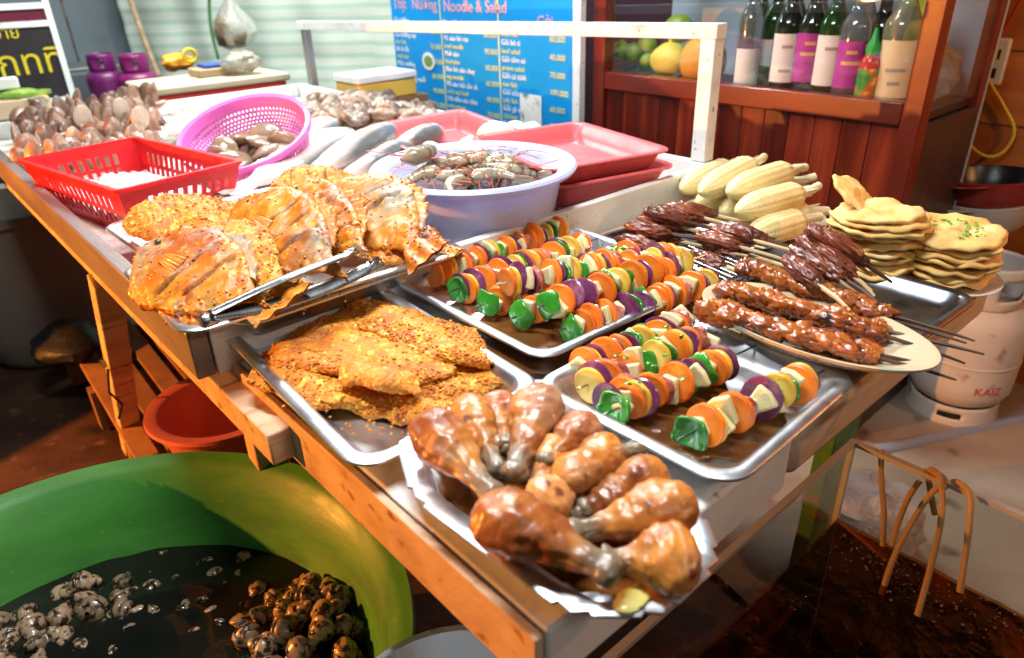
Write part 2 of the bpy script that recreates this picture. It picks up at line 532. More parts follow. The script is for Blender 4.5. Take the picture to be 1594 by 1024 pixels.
b = MB(); b.box(2.15, 2.188, y0 + .001, y0 + .03, 0.871, 1.55); cpart("corner_post", b, MT['wood_frame'], cb)
b = MB(); b.box(1.815, 1.819, y0 + .047, y1 - .047, 0.923, 1.499); cpart("glass_pane", b, MT['glass'], cb)
b = MB(); b.box(1.847, 2.148, y0 + .006, y0 + .01, 0.90, 1.55); cpart("glass_pane", b, MT['glass'], cb)
b = MB(); b.box(1.80, 2.2, y0, y1, 1.552, 1.57); cpart("cabinet_top", b, MT['wood_brown'], cb)

# ------------------------------------------------------------------ plank wall on the right with socket and cords
wt = thing("plank_wall", "orange brown plank wall behind the grey gas cylinder", "wall", (2.47, 0, 0))
for k in range(11):
    b = MB(); b.box(2.44, 2.462, -1.6, 1.9, -.02 + k * .2, .176 + k * .2); cpart("plank", b, MT['wood_wall'], wt, bevel=.003)
sk = thing("wall_socket", "cream electrical socket plate high on the orange plank wall", "socket", tuple(atx(1546, 95, 2.436)))
pb = MB(); pb.box(-.014, .003, -.036, .036, -.062, .062); pl_ = build("plate", pb, MT['white_plastic'], sk, bevel=.006)
pb = MB()
for zz in (-.03, .02):
    pb.box(-.0165, -.0148, -.018, .018, zz - .013, zz + .013)
build("outlet", pb, MT['black'], sk)
pb = MB(); pb.box(-.045, -.017, -.012, .012, -.016, .016); pb.tube([(-.045, 0, 0), (-.06, 0, -.01), (-.062, 0, -.04)], .006, 6)
tag(par(build("power_plug", pb, MT['yellow_cord'], bevel=.003), sk), "x", "x")
plug = [o for o in COL.objects if o.name.startswith("power_plug")][0]
plug.parent = sk; plug.matrix_parent_inverse = Matrix(); plug.location = (0, 0, .02)
for kk in ("label", "category"): del plug[kk]
def smooth_path(pts, sub=6):
    pts = [Vector(p) for p in pts]
    out = []
    for i in range(len(pts) - 1):
        p0, p1, p2, p3 = pts[max(i - 1, 0)], pts[i], pts[i + 1], pts[min(i + 2, len(pts) - 1)]
        for s in range(sub):
            t = s / sub
            out.append(0.5 * ((2 * p1) + (p2 - p0) * t + (2 * p0 - 5 * p1 + 4 * p2 - p3) * t * t + (3 * p1 - p0 - 3 * p2 + p3) * t ** 3))
    out.append(pts[-1])
    return out
cp = [atx(1497, -60, 2.40), atx(1494, 20, 2.40), atx(1481, 80, 2.39), atx(1483, 130, 2.39), atx(1502, 180, 2.40), atx(1508, 222, 2.39), atx(1535, 243, 2.40), atx(1562, 236, 2.41), atx(1579, 203, 2.42), atx(1560, 160, 2.42), atx(1541, 128, 2.41), atx(1537, 103, 2.39)]
b = MB(); b.tube(smooth_path(cp), .0046, 8)
tag(build("extension_cord", b, MT['yellow_cord']), "yellow electric cord looping down the plank wall into the socket", "cord")
b = MB(); b.tube(smooth_path([atx(1592, -10, 2.42), atx(1565, 40, 2.425), atx(1540, 75, 2.43), atx(1533, 92, 2.42)]), .0035, 6)
tag(build("electric_wire", b, MT['red_wire']), "thin red wire running down to the socket from the upper right corner", "wire")
b = MB(); b.tube(smooth_path([atx(1512, -20, 2.42), atx(1500, 30, 2.40), atx(1488, 85, 2.38), atx(1510, 98, 2.38), atx(1532, 100, 2.41)]), .003, 6)
tag(build("electric_wire", b, MT['red_wire']), "thin red wire sagging left of the socket beside the yellow cord", "wire")

# ------------------------------------------------------------------ menu board
sg = thing("menu_board", "bright blue menu board with white and yellow lettering in three columns", "sign", (1.76, 2.2, 0))
MT['sign_blue'] = mat("blue_sign_vinyl", [(.0, .22, .58), (.005, .29, .70)], 2, rough=.35)
MT['sign_white'] = plain("white_lettering", (.80, .84, .86), .5)
MT['sign_yellow'] = plain("pale_yellow_lettering", (.66, .68, .26), .5)
MT['sign_pink'] = plain("pink_lettering", (.80, .38, .42), .5)
X = 1.75
b = MB(); b.box(X, X + .012, 1.69, 2.74, 0.55, 1.38); cpart("panel", b, MT['sign_blue'], sg)
b = MB(); b.box(X - .008, X + .018, 1.655, 1.688, 0.53, 1.40); b.box(X - .008, X + .018, 1.6895, 2.74, 0.53, 0.548); b.box(X - .008, X + .018, 1.6895, 2.74, 1.382, 1.40)
cpart("border_frame", b, MT['frame_paint'], sg, bevel=.002)
b = MB(); b.box(X + .0135, X + .06, 1.75, 1.79, -.01, 1.3); b.box(X + .0135, X + .06, 2.6, 2.64, -.01, 1.3); cpart("stand", b, MT['wood_brown'], sg)
wm, ym, pm, lm = MB(), MB(), MB(), MB()
cols_y = [2.725, 2.385, 2.045]
wht = [["Gà nướng", "Cá nướng cay", "Bò lá lốt", "Mực nướng", "Tôm nướng muối", "Lẩu cá", "Ốc xào", "Nghêu hấp"],
       ["Bún chả cá", "Mì xào bò rau", "Phở xào", "Bún bò xào chay", "Mì xào hải sản ớt", "Hủ tiếu xào tôm", "Bún riêu", "Cơm gà"],
       ["Cơm tấm", "Gỏi bò ti", "Gỏi tôm sú", "Gỏi cá tươi", "Gỏi sứa", "Gỏi gà xé", "Rau trộn", "Dưa leo"]]
yel = [["grilled", "hot fish", "with leaf", "squid", "salt prawn", "hot pot", "fried snail", "clam"],
       ["fish noodle", "beef noodle", "fried pho", "veg noodle", "with sea food", "with prawn", "crab soup", "with rice"],
       ["with rice", "beef salad", "prawn salad", "raw fish", "jelly fish", "chicken", "mixed", "cool"]]
for c in range(3):
    for r in range(8):
        z = 1.042 - r * .056
        wy = cols_y[c]
        text_at(wm, wht[c][r], .027, (X - .001, wy, z), TMAT)
        text_at(ym, yel[c][r], .025, (X - .001, wy, z - .028), TMAT)
        if r < 7: text_at(ym, "%d0.000" % (4 + (r * 3 + c * 2) % 7), .027, (X - .001, wy - .245, z - .036), TMAT)
heads = [("Thịt", .058, 2.72, 1.092), ("Nướng", .058, 2.585, 1.092), ("Noodle & Salad", .058, 2.375, 1.088), ("Gỏi", .05, 1.86, 1.05)]
for yy in (2.395, 2.055):
    lm.box(X - .0016, X - .0004, yy, yy + .006, .56, 1.37)
lm.box(X - .0016, X - .0004, 1.70, 2.386, 1.195, 1.203)
cpart("dish_lettering", wm, MT['sign_white'], sg, smooth=False)
cpart("price_lettering", ym, MT['sign_yellow'], sg, smooth=False)
for hs_, hz, hy, hzz in heads:
    pm = MB(); text_at(pm, hs_, hz, (X - .001, hy, hzz), TMAT)
    cpart("heading_lettering", pm, MT['sign_pink'], sg, smooth=False)
cpart("column_line", lm, MT['sign_yellow'], sg, smooth=False)
b = MB(); b.box(2.28, 2.30, 1.66, 2.35, -.02, 1.6)  # dark sheet added so the gap behind reads dark
tag(build('filler', b, plain('dark_maroon_board', (.05, .012, .02), .6)), 'dark maroon partition added to darken the gap between menu board and cabinet', 'filler')
# two small dish pictures printed on the board
pd = MB()
c0 = atx(668, 95, X)
pd.prism([(.042 * math.cos(a), .034 * math.sin(a)) for a in [2 * math.pi * k / 20 for k in range(20)]], 0, .0015)
pc = cpart("dish_picture", MB().add([Vector((X - .0025, c0.y, c0.z)) + TMAT @ v for v in pd.v], pd.f), mat("printed_plate", [(.75, .74, .72), (.70, .70, .68)], 20, rough=.5), sg, smooth=False)
pd = MB(); pd.prism([(.028 * math.cos(a), .021 * math.sin(a)) for a in [2 * math.pi * k / 20 for k in range(20)]], 0, .001)
cpart("dish_picture", MB().add([Vector((X - .0045, c0.y, c0.z)) + TMAT @ v for v in pd.v], pd.f), mat("printed_food", [(.22, .09, .05), (.14, .28, .06), (.45, .3, .2)], 40, rough=.5), sg, smooth=False)
c0 = atx(827, 172, X)
pd = MB(); pd.prism([(-.055, -.05), (.055, -.05), (.055, .055), (-.055, .055)], 0, .0012)
cpart("dish_picture", MB().add([Vector((X - .0022, c0.y, c0.z)) + TMAT @ v for v in pd.v], pd.f), mat("printed_photo", [(.05, .05, .05), (.72, .72, .7), (.8, .8, .78), (.12, .2, .1)], 14, rough=.5, contrast=(.36, .66)), sg, smooth=False)

# ------------------------------------------------------------------ tarpaulin, metal shutter, pole, small things hung at the back
def tarp_mat():
    m = mat("striped_tarpaulin", [(.70, .78, .70), (.82, .87, .80)], 3, rough=.5, bump=.25, bscale=10, bdist=.01)
    N, L = m.node_tree.nodes, m.node_tree.links
    B = N["Principled BSDF"]
    src = B.inputs["Base Color"].links[0].from_socket
    tc = N.new("ShaderNodeTexCoord")
    w = N.new("ShaderNodeTexWave"); w.bands_direction = 'Z'; w.inputs["Scale"].default_value = 4.6; w.inputs["Distortion"].default_value = .8; w.inputs["Detail"].default_value = 2; w.inputs["Detail Scale"].default_value = 1.2
    L.new(tc.outputs["Object"], w.inputs["Vector"])
    mr = N.new("ShaderNodeMapRange"); mr.inputs[1].default_value = .55; mr.inputs[2].default_value = .85; mr.inputs[4].default_value = .5
    L.new(w.outputs["Fac"], mr.inputs[0])
    mx = N.new("ShaderNodeMix"); mx.data_type = 'RGBA'
    L.new(mr.outputs[0], mx.inputs[0]); L.new(src, mx.inputs[6]); mx.inputs[7].default_value = (.34, .60, .47, 1)
    L.new(mx.outputs[2], B.inputs["Base Color"])
    return m
MT['tarp'] = tarp_mat()
path = [Vector((1.34, 5.15)), Vector((1.75, 4.75)), Vector((2.2, 4.1)), Vector((2.62, 3.55)), Vector((2.75, 2.4)), Vector((2.75, 1.9))]
def tarp(u, v):
    s = u * (len(path) - 1)
    i = min(int(s), len(path) - 2)
    p = path[i].lerp(path[i + 1], s - i)
    z = 2.3 * v
    f = .035 * fbm((u * 7, v * 1.3, 4)) + .02 * math.sin(u * 60) * (1 - v * .5) + .014 * fbm((u * 5, v * 14, 9))
    return (p.x + f, p.y + f, z)
b = MB(); b.surf(tarp, 160, 60)
tag(build("tarpaulin", b, MT['tarp'], ang=180, solid=.002), "white tarpaulin with pale green stripes hanging behind the stall", "tarpaulin")
MT['shutter'] = mat("blue_grey_metal", [(.20, .27, .33), (.30, .38, .45)], 1.5, rough=.4, bump=.1, bscale=6)
sp = thing("metal_shutter", "blue grey sheet metal panel standing at the back left", "panel", (1.2, 5.4, 0))
b = MB(); b.box(.72, 1.085, 5.40, 5.42, 0, 2.2); cpart("sheet", b, MT['shutter'], sp)
b = MB(); b.box(1.10, 1.6, 5.40, 5.42, 0, 2.2); cpart("sheet", b, MT['shutter'], sp)
b = MB(); b.box(1.086, 1.099, 5.392, 5.43, 0, 2.2); cpart("seam_bar", b, MT['steel_dark'], sp)
MT['night'] = plain("dark_back_wall", (.05, .05, .06), .7)
b = MB(); b.box(-1.2, .70, 5.6, 5.65, -.02, 2.4)
tag(build("back_wall", b, MT['night']), "dark wall far behind the black yellow lettered sign", "wall")
b = MB(); b.tube([aty(247, 118, 4.72), aty(224, 60, 4.78), aty(196, -20, 4.9)], .016, 8)
tag(build("bamboo_pole", b, MT['wood_pale']), "slim bamboo pole leaning at the left edge of the striped tarpaulin", "pole")
# green cord on the tarpaulin and the plastic bag
p = aty(333, 60, 4.2)
b = MB(); b.tube(smooth_path([aty(325, -20, 4.25), aty(328, 40, 4.25), aty(340, 92, 4.22)]), .009, 6)
tag(build("hanging_rope", b, MT['green_paint']), "dark green cord hanging down in front of the striped tarpaulin", "rope")
MT['bag'] = mat("thin_plastic_bag", [(.58, .56, .50), (.66, .64, .60)], 9, rough=.25, trans=.6, bump=.7, bscale=14, bdist=.02, patch=((.42, .28, .14), 6, .5, .62))
bgp = aty(365, 44, 4.0)
b = MB()
b.lathe([(.004, .16), (.02, .13), (.055, .09), (.095, .03), (.105, -.02), (.085, -.07), (.04, -.095), (.001, -.1)], 26, None,
        lambda q, i, k: q * (1 + .16 * fbm(q * 16 + Vector((3, 1, 2)))))
b.lathe([(.03, .21), (.012, .175), (.004, .155)], 10)
tag(build("plastic_bag", b, MT['bag'], loc=bgp), "white plastic bag of brown food hanging before the striped tarpaulin", "bag")

# ------------------------------------------------------------------ aquarium on the right
tk = thing("glass_tank", "glass fish tank of murky orange brown water beside the table", "tank", (.66, -.05, 0))
MT['tank_glass'] = glassy("tank_glass", (.90, .93, .90), .9)
tx0, tx1, ty0, ty1, tz0, tz1 = .29, 1.0, -.55, .345, .06, .54
MT['edge'] = mat("glass_edge", [(.30, .27, .22), (.40, .36, .3)], 8, rough=.15)
for nm, q in (("back_pane", (tx0, tx1, ty1 - .006, ty1)), ("front_pane", (tx0, tx1, ty0, ty0 + .006)), ("end_pane", (tx0, tx0 + .006, ty0 + .0065, ty1 - .0065)), ("end_pane", (tx1 - .006, tx1, ty0 + .0065, ty1 - .0065))):
    b = MB(); b.box(*q, tz0, tz1); cpart(nm, b, MT['tank_glass'], tk)
b = MB()
e = .009
b.box(tx0 - .001, tx1 + .001, ty1 - e, ty1 + .001, tz1 + .0005, tz1 + .008)
b.box(tx1 - e, tx1 + .001, ty0, ty1 - e - .0005, tz1 + .0005, tz1 + .008)
b.box(tx0 - .001, tx0 + e, ty0, ty1 - e - .0005, tz1 + .0005, tz1 + .008)
b.box(tx1 - .007, tx1 + .0015, ty1 - .007, ty1 + .0015, tz0, tz1)
cpart("rim", b, MT['edge'], tk)
MT['tank_floor'] = mat("painted_streak_bottom", [(.006, .003, .002), (.02, .008, .003), (.42, .14, .02), (.85, .36, .06)], 4.2, rough=.6, dist=1.6, contrast=(.40, .64))  # orange over near-black: lit patches and reflected streaks put into the colour
b = MB(); b.box(tx0 + .007, tx1 - .007, ty0 + .007, ty1 - .007, tz0, tz0 + .012); cpart("bottom", b, MT['tank_floor'], tk)
b = MB(); b.box(tx0 - .02, tx1 + .02, ty0 - .02, ty1 + .02, 0.0, tz0 - .001); cpart("base", b, MT['wood_brown'], tk)
MT['streaks'] = mat("painted_streak_sheet", [(.006, .003, .002), (.03, .011, .003), (.22, .075, .012), (.40, .15, .03)], 5, rough=.5, dist=1.4, contrast=(.38, .66))  # lamplit streaks coloured onto opaque sheets added inside the panes
for q in ((tx0 + .0065, tx0 + .0085, ty0 + .009, ty1 - .009), (tx1 - .0085, tx1 - .0065, ty0 + .009, ty1 - .009), (tx0 + .009, tx1 - .009, ty1 - .0085, ty1 - .0065)):
    b = MB(); b.box(*q, tz0 + .013, .386); cpart("painted_streak_sheet", b, MT['streaks'], tk)
MT['tank_water'] = glassy("tank_water", (.62, .36, .15), 1.0, rough=.03, ior=1.34, bump=.9, bscale=22)
b = MB(); b.surf(lambda u, v: (tx0 + .007 + (tx1 - tx0 - .014) * u, ty0 + .007 + (ty1 - ty0 - .014) * v, .392 + .002 * fbm((u * 8, v * 10, 1))), 50, 60)
w = build("tank_water", b, MT['tank_water'], ang=180); struct(w); w.name = "water"
MT['bubble'] = mat("bubble_film", [(.10, .06, .035), (.20, .13, .08)], 30, rough=.12, trans=.5, coat=.6)
fm = MB()
rb = random.Random(3)
for k in range(230):
    h = rb.choice([(1375, 850), (1400, 900), (1430, 935), (1395, 875), (1460, 930), (1500, 930), (1330, 860), (1550, 965)])
    q = at(h[0] + rb.gauss(0, 26), h[1] + rb.gauss(0, 17), .394)
    if not (tx0 + .02 < q.x < tx1 - .012 and q.y < ty1 - .012): continue
    r = rb.choice([.0008, .001, .0012, .0014, .0018, .0026])
    fm.blob(q, (r, r, r * .75), None, 0, 0, 1, 8, 5)
stuff(build("foam_bubbles", fm, MT['bubble']))
bpy.data.objects["foam_bubbles"]["label"] = "small air bubbles floating where the hoses enter the tank water"
bpy.data.objects["foam_bubbles"]["category"] = "bubbles"
MT['hose'] = mat("amber_hose", [(.50, .30, .12), (.62, .40, .18)], 9, rough=.2, trans=.45, ior=1.3)
hoses = [("amber air hose dropping straight into the tank nearest its back corner", [(1372, 700, 1.0), (1372, 745, .985), (1376, 800, .97), (1374, 850, .95)]),
         ("short slanting amber air hose second from the back corner of the tank", [(1432, 748, 1.0), (1414, 775, .985), (1398, 815, .97), (1388, 850, .95)]),
         ("amber air hose looping over the tank rim and slanting far left into the water", [(1455, 800, 1.02), (1446, 748, 1.01), (1452, 737, 1.0), (1470, 748, .985), (1440, 780, .965), (1395, 860, .93), (1372, 925, .90)]),
         ("amber air hose curving from the tank rim steeply down to the nearest bubbles", [(1438, 740, 1.01), (1450, 731, 1.0), (1464, 748, .98), (1466, 800, .96), (1452, 870, .92), (1428, 958, .88)]),
         ("amber air hose arching highest over the rim at the right of the tank", [(1462, 765, 1.0), (1484, 750, 1.0), (1504, 760, .985), (1511, 785, .975), (1505, 850, .95), (1494, 922, .92)])]
for lab, pts in hoses:
    b = MB(); b.tube(smooth_path([atx(*q) for q in pts]), .0044, 8)
    tag(build("air_hose", b, MT['hose']), lab, "hose", "air hoses in the tank")
b = MB(); b.blob(at(1340, 815, .10), (.15, .12, .10), None, 5, .2, 2.2, 24, 14)
tag(build("plastic_bundle", b, mat("crumpled_silver_plastic", [(.34, .28, .28), (.62, .56, .57)], 14, rough=.3, bump=.8, bscale=25, bdist=.02)), "crumpled silvery plastic bundle on the floor seen through the glass tank", "bundle")

# ------------------------------------------------------------------ gas cylinder, helmets, stool, pipe
def gas_cylinder(name, label, loc, s, m, text=None):
    r = thing(name, label, "gas cylinder", loc)
    q = MB(); q.lathe([(.001, .052), (.09, .055), (.118, .075), (.133, .105), (.1345, .14), (.1345, .300), (.130, .327), (.112, .352), (.075, .368), (.001, .374)], 48)
    build("body", q, m, r, ang=60)
    q = MB()
    ring = lambda u, v: ((.122 - .006 * v) * math.cos(2 * math.pi * u), (.122 - .006 * v) * math.sin(2 * math.pi * u), .002 + .062 * v)
    q.surf(ring, 48, 8, cu=True, skip=lambda i, j: (i % 12 in (0, 1, 2, 3)) and j in (3, 4))
    build("foot_ring", q, m, r, solid=.004)
    q = MB()
    def collar(u, v):
        a = 2 * math.pi * u
        rr = .088 + .006 * math.sin(v * math.pi)
        return (rr * math.cos(a), rr * math.sin(a), .360 + .122 * v)
    q.surf(collar, 60, 12, cu=True, skip=lambda i, j: (i % 30 in range(6, 14)) and 3 <= j <= 7)
    build("valve_guard", q, m, r, solid=-.004)
    q = MB(); q.lathe([(.018, .37), (.018, .40), (.011, .402), (.011, .43), (.024, .432), (.024, .448), (.001, .45)], 16); q.tube([(0, 0, .415), (.04, 0, .415)], .009, 8)
    build("valve", q, MT['steel_grey'], r)
    q = MB(); q.lathe([(.1347, .198), (.1362, .2), (.1362, .205), (.1347, .207)], 48); build("weld_band", q, m, r)
    if text:
        t = text_mb(text, .034, ext=.0004)
        L = max(v.x for v in t.v)
        a0 = text_dir
        t.v = [Vector(((.1352 + v.z) * math.cos(a0 + (v.x - L / 2) / .1352), (.1352 + v.z) * math.sin(a0 + (v.x - L / 2) / .1352), .125 + v.y)) for v in t.v]
        build("lettering", t, plain("red_stencil_paint", (.55, .03, .03), .5), r, smooth=False)
    r.scale = (s, s, s)
    return r
text_dir = math.atan2(-.5, -2.16) + .62
gas_cylinder("gas_cylinder", "cream gas cylinder with red lettering standing on the concrete at right", (2.165, .497, 0), 1.0, MT['cream_paint'], "KAIZ")
MT['purple_paint'] = mat("purple_enamel", [(.08, .006, .07), (.15, .012, .11)], 5, rough=.35, bump=.1, bscale=20)
c = at(172, 165, .68)
b = MB(); b.tube([atx(1365, 704, 1.80), atx(1480, 681, 2.02), atx(1640, 645, 2.35)], .024, 12)
tag(build("floor_pipe", b, plain("blue_grey_pipe", (.24, .27, .34), .4)), "grey blue plastic pipe lying on the concrete near the cylinder", "pipe")
sl = thing("plastic_stool", "small black stool under the upturned helmets behind the gas cylinder", "stool", (2.345, .65, 0))
q = MB(); q.prism([(.088 * math.cos(a), .11 * math.sin(a)) for a in [2 * math.pi * k / 28 for k in range(28)]], .455, .482); build("seat", q, MT['black'], sl, bevel=.008)
for sx, sy in ((1, 1), (1, -1), (-1, 1), (-1, -1)):
    q = MB(); q.bar((sx * .05, sy * .06, .454), (sx * .062, sy * .085, 0), .022, .022, (1, 0, 0)); build("leg", q, MT['black'], sl)
def helmet(label, c, tilt, m, inner):
    h = thing("upturned_helmet", label, "helmet", c, tilt)
    q = MB(); q.lathe([(.002, -.125), (.05, -.118), (.09, -.098), (.118, -.062), (.128, -.02), (.130, 0), (.122, .002)], 32); build("shell", q, m, h, ang=60)
    q = MB(); q.lathe([(.002, -.10), (.05, -.094), (.085, -.07), (.108, -.03), (.118, .001)], 32); build("lining", q, inner, h, ang=60)
    q = MB(); q.surf(lambda u, v: ((.128 + .05 * v * math.sin(math.pi * u)) * math.cos(-.75 + 1.5 * u), (.128 + .05 * v * math.sin(math.pi * u)) * math.sin(-.75 + 1.5 * u), -.012 + .008 * v), 20, 5); build("peak", q, m, h, solid=.004)
    return h
MT['helm_grey'] = mat("grey_helmet_shell", [(.20, .20, .20), (.42, .41, .40)], 6, rough=.3, bump=.1)
MT['helm_red'] = mat("dark_red_helmet_shell", [(.16, .012, .01), (.24, .03, .02)], 5, rough=.3)
hp = Vector((2.305, .60, .608))
helmet("upturned grey helmet on the black stool, under the dark red one", hp, (0, 0.1, 2.6), MT['helm_grey'], MT['black'])
helmet("upturned dark red helmet nested on the grey one by the plank wall", Vector((2.303, .595, .668)), (0.08, 0.05, 2.75), MT['helm_red'], MT['black'])
# ------------------------------------------------------------------ big green basin of snails in front
bs = thing("plastic_basin", "large round green plastic basin of dark water and snails in the foreground", "basin", (-.05, .858, 0.10))
q = MB()
q.lathe([(.002, .02), (.30, .02), (.325, .025), (.345, .06), (.372, .175), (.379, .182), (.398, .262), (.404, .27), (.424, .335), (.440, .343), (.453, .350), (.456, .344), (.452, .335), (.434, .330), (.429, .316), (.421, .313), (.409, .262), (.402, .259), (.390, .19), (.385, .187), (.352, .02), (.30, 0), (.002, 0)], 96)
build("shell", q, MT['green_plastic'], bs, ang=50)
MT['dark_water'] = mat("dark_snail_water", [(.004, .006, .004), (.012, .012, .008)], 6, rough=.06, bump=.2, bscale=9, bdist=.004, spec=.4)
q = MB(); q.surf(lambda u, v: (-.05 + .387 * v * math.cos(2 * math.pi * u), .858 + .387 * v * math.sin(2 * math.pi * u),   .290 + .003 * fbm((9 * v * math.cos(6.283 * u), 9 * v * math.sin(6.283 * u), 0))), 64, 26, cu=True)
w2 = struct(build("water", q, MT['dark_water'], ang=180))
MT['snail'] = mat("spotted_snail_shell", [(.02, .010, .006), (.035, .016, .009), (.20, .13, .075), (.30, .21, .13)], 95, rough=.3, bump=.3, bscale=80, coat=.5, contrast=(.40, .53), detail=2, rvar=.35)
def snail_mb(seed):
    """squat spiral shell: a fat last whorl, a stepped spire and a dark open lip"""
    q = MB()
    prof = [(0, .0), (.04, .16), (.15, .34), (.3, .54), (.45, .76), (.6, .95), (.72, 1.0), (.84, .9), (.93, .62), (1, .12)]
    def fn(u, v):
        for (u0, r0), (u1, r1) in zip(prof, prof[1:]):
            if u <= u1:
                r = r0 + (r1 - r0) * (u - u0) / (u1 - u0); break
        t = (math.sqrt(max(u, 0)) * 4.2 + v) % 1.0
        r *= 1 - .20 * math.exp(-(min(t, 1 - t) / .13) ** 2) * (1 if u < .75 else max(0, 1 - (u - .75) * 6))
        a = 2 * math.pi * v
        return (.0185 * r * math.cos(a), .0185 * r * math.sin(a), .026 - .046 * u)
    q.surf(fn, 34, 26, cv=True)
    q.surf(lambda u, v: (.0135 + .0055 * math.cos(2 * math.pi * u) + .002 * math.cos(6.283 * v), .004 * math.sin(6.283 * v) + .002, -.007 + .0105 * math.sin(2 * math.pi * u)), 18, 8, cu=True, cv=True)
    return q
sn = [build("sea_snail", snail_mb(k), MT['snail'], ang=180) for k in range(2)]
spots = []
rs = random.Random(11)
def pile(cx, cy, rx, ry, n, zt_, hump=.05):
    for _ in range(n):
        for _try in range(30):
            a, r = rs.uniform(0, 6.283), rs.random() ** .5
            x, y = cx + rx * r * math.cos(a), cy + ry * r * math.sin(a)
            if math.hypot(x + .05, y - .858) > .372: continue
            if all((x - s[0]) ** 2 + (y - s[1]) ** 2 > .032 ** 2 for s in spots):
                spots.append((x, y, zt_ + hump * (1 - r * r) + rs.uniform(-.004, .002)))
                break
c1 = at(500, 990, .29); pile(c1.x, c1.y, .115, .12, 58, .275, .035)
c1 = at(70, 985, .28); pile(c1.x, c1.y, .14, .08, 20, .266, .010)
c1 = at(140, 940, .27); pile(c1.x, c1.y, .05, .04, 6, .272, .01)
c1 = at(420, 900, .27); pile(c1.x, c1.y, .20, .13, 30, .251, .004)
c1 = at(250, 930, .27); pile(c1.x, c1.y, .17, .12, 14, .251, .004)
first = True
for i, (x, y, z) in enumerate(spots):
    o = sn[i] if i < 2 else sn[i % 2].copy()
    if i >= 2: COL.objects.link(o)
    o.location = (x, y, z + .017)
    o.rotation_euler = (rs.uniform(0, 6.28), rs.uniform(0, 6.28), rs.uniform(0, 6.28))
    k = rs.uniform(1.0, 1.35)
    o.scale = (k, k, k)
    tag(o, "spotted brown and cream sea snail heaped in the big green basin", "snail", "sea snails in the green basin")

q = MB(); q.lathe([(.002, 0), (.36, 0), (.40, .06), (.455, .36), (.475, .372), (.478, .362), (.462, .352), (.41, .10), (.395, .098), (.002, .097)], 72)
tag(build("plastic_tub", q, MT['black'], loc=(-.072, .888, 0.0)), "black tub whose rim shows behind the green basin standing inside it", "tub")
q = MB(); q.lathe([(.002, .0), (.08, 0), (.125, .05), (.145, .085), (.152, .087), (.152, .083), (.13, .05), (.09, -.004), (.002, -.004)], 48)
sbp = at(715, 1165, .46)
tag(build("metal_bowl", q, MT['steel'], loc=(sbp.x, sbp.y, .39)), "steel bowl whose rim just shows at the bottom edge beside the green basin", "bowl")
q = MB(); q.lathe([(.002, 0), (.16, 0), (.165, .01), (.14, .38), (.13, .386), (.002, .386)], 32)
tag(build("bowl_stand", q, MT['black'], loc=(sbp.x, sbp.y, 0)), "dark round stand under the steel bowl at the bottom edge", "stand")

# ------------------------------------------------------------------ under the table at the left
pbn = thing("washing_basin", "coral red plastic basin under the table with flared rim", "basin", (.400, 1.53, .0))
q = MB(); q.lathe([(.002, .20), (.075, .20), (.10, .215), (.128, .28), (.142, .335), (.150, .337), (.168, .338), (.170, .33), (.155, .325), (.145, .30), (.112, .19), (.10, .185), (.002, .185)], 64)
build("bowl", q, MT['coral'], pbn, ang=50)
stl = thing("plastic_stool", "low coral and purple plastic stool carrying the coral basin under the table", "stool", (.40, 1.53, 0))
q = MB(); q.lathe([(.002, .183), (.11, .183), (.12, .175), (.125, .16), (.12, .158)], 40); build("seat", q, MT['coral'], stl)
for k in range(4):
    a = math.pi / 4 + k * math.pi / 2
    q = MB(); q.bar((.10 * math.cos(a), .10 * math.sin(a), .165), (.145 * math.cos(a), .145 * math.sin(a), 0), .05, .018, (math.cos(a), math.sin(a), 0)); build("leg", q, MT['purple_plastic'], stl, bevel=.004)
pb_ = MB(); pb_.blob((.62, 1.45, .14), (.16, .16, .15), None, 4, .15, 1.6, 28, 16)
tag(build("plastic_sack", pb_, plain("purple_sack", (.14, .02, .12), .4, bump=.6, bscale=12, bdist=.02)), "dark purple plastic sack under the table beside the coral basin", "sack")
# slatted pallet
pal = thing("slatted_pallet", "brown slatted wooden pallet lying on the ground under the stall", "pallet", (.42, 2.18, 0))
for k in range(8):
    x = .225 + k * .075
    q = MB(); q.bar((x + .02, 1.72, .145 + U(-.004, .004)), (x + .05, 2.62, .145 + U(-.004, .004)), .055, .018); cpart("slat", q, MT['wood_brown'], pal, bevel=.002)
for yy in (1.80, 2.2, 2.56):
    q = MB(); q.box(.22, .82, yy, yy + .05, 0.0, .133); cpart("bearer", q, MT['wood_brown'], pal)
# grey brown drum
q = MB(); q.lathe([(.002, 0), (.21, 0), (.235, .03), (.25, .14), (.252, .2), (.268, .30), (.282, .53), (.30, .535), (.30, .555), (.28, .56), (.262, .545), (.24, .28), (.002, .27)], 64)
drm = thing("plastic_drum", "large grey brown round drum standing in the shade under the stall at left", "drum", (.27, 2.98, 0))
build("body", q, mat("dirty_grey_plastic", [(.14, .12, .10), (.22, .19, .15)], 4, rough=.55, bump=.15, bscale=20), drm)
q = MB(); q.tube([(-.24, -.12, .50), (-.265, -.165, .505), (-.235, -.215, .50), (-.18, -.22, .50), (-.16, -.215, .495)], .009, 8); build("handle", q, MT['steel_grey'], drm)
q = MB(); q.blob((.235, 2.47, .20), (.10, .13, .055), None, 9, .2, 1.6, 26, 14)
tag(build("black_bag", q, plain("black_sack", (.012, .012, .015), .5, bump=.5, bscale=16, bdist=.02)), "crumpled black bag lying on the pallet below the grey drum", "bag")

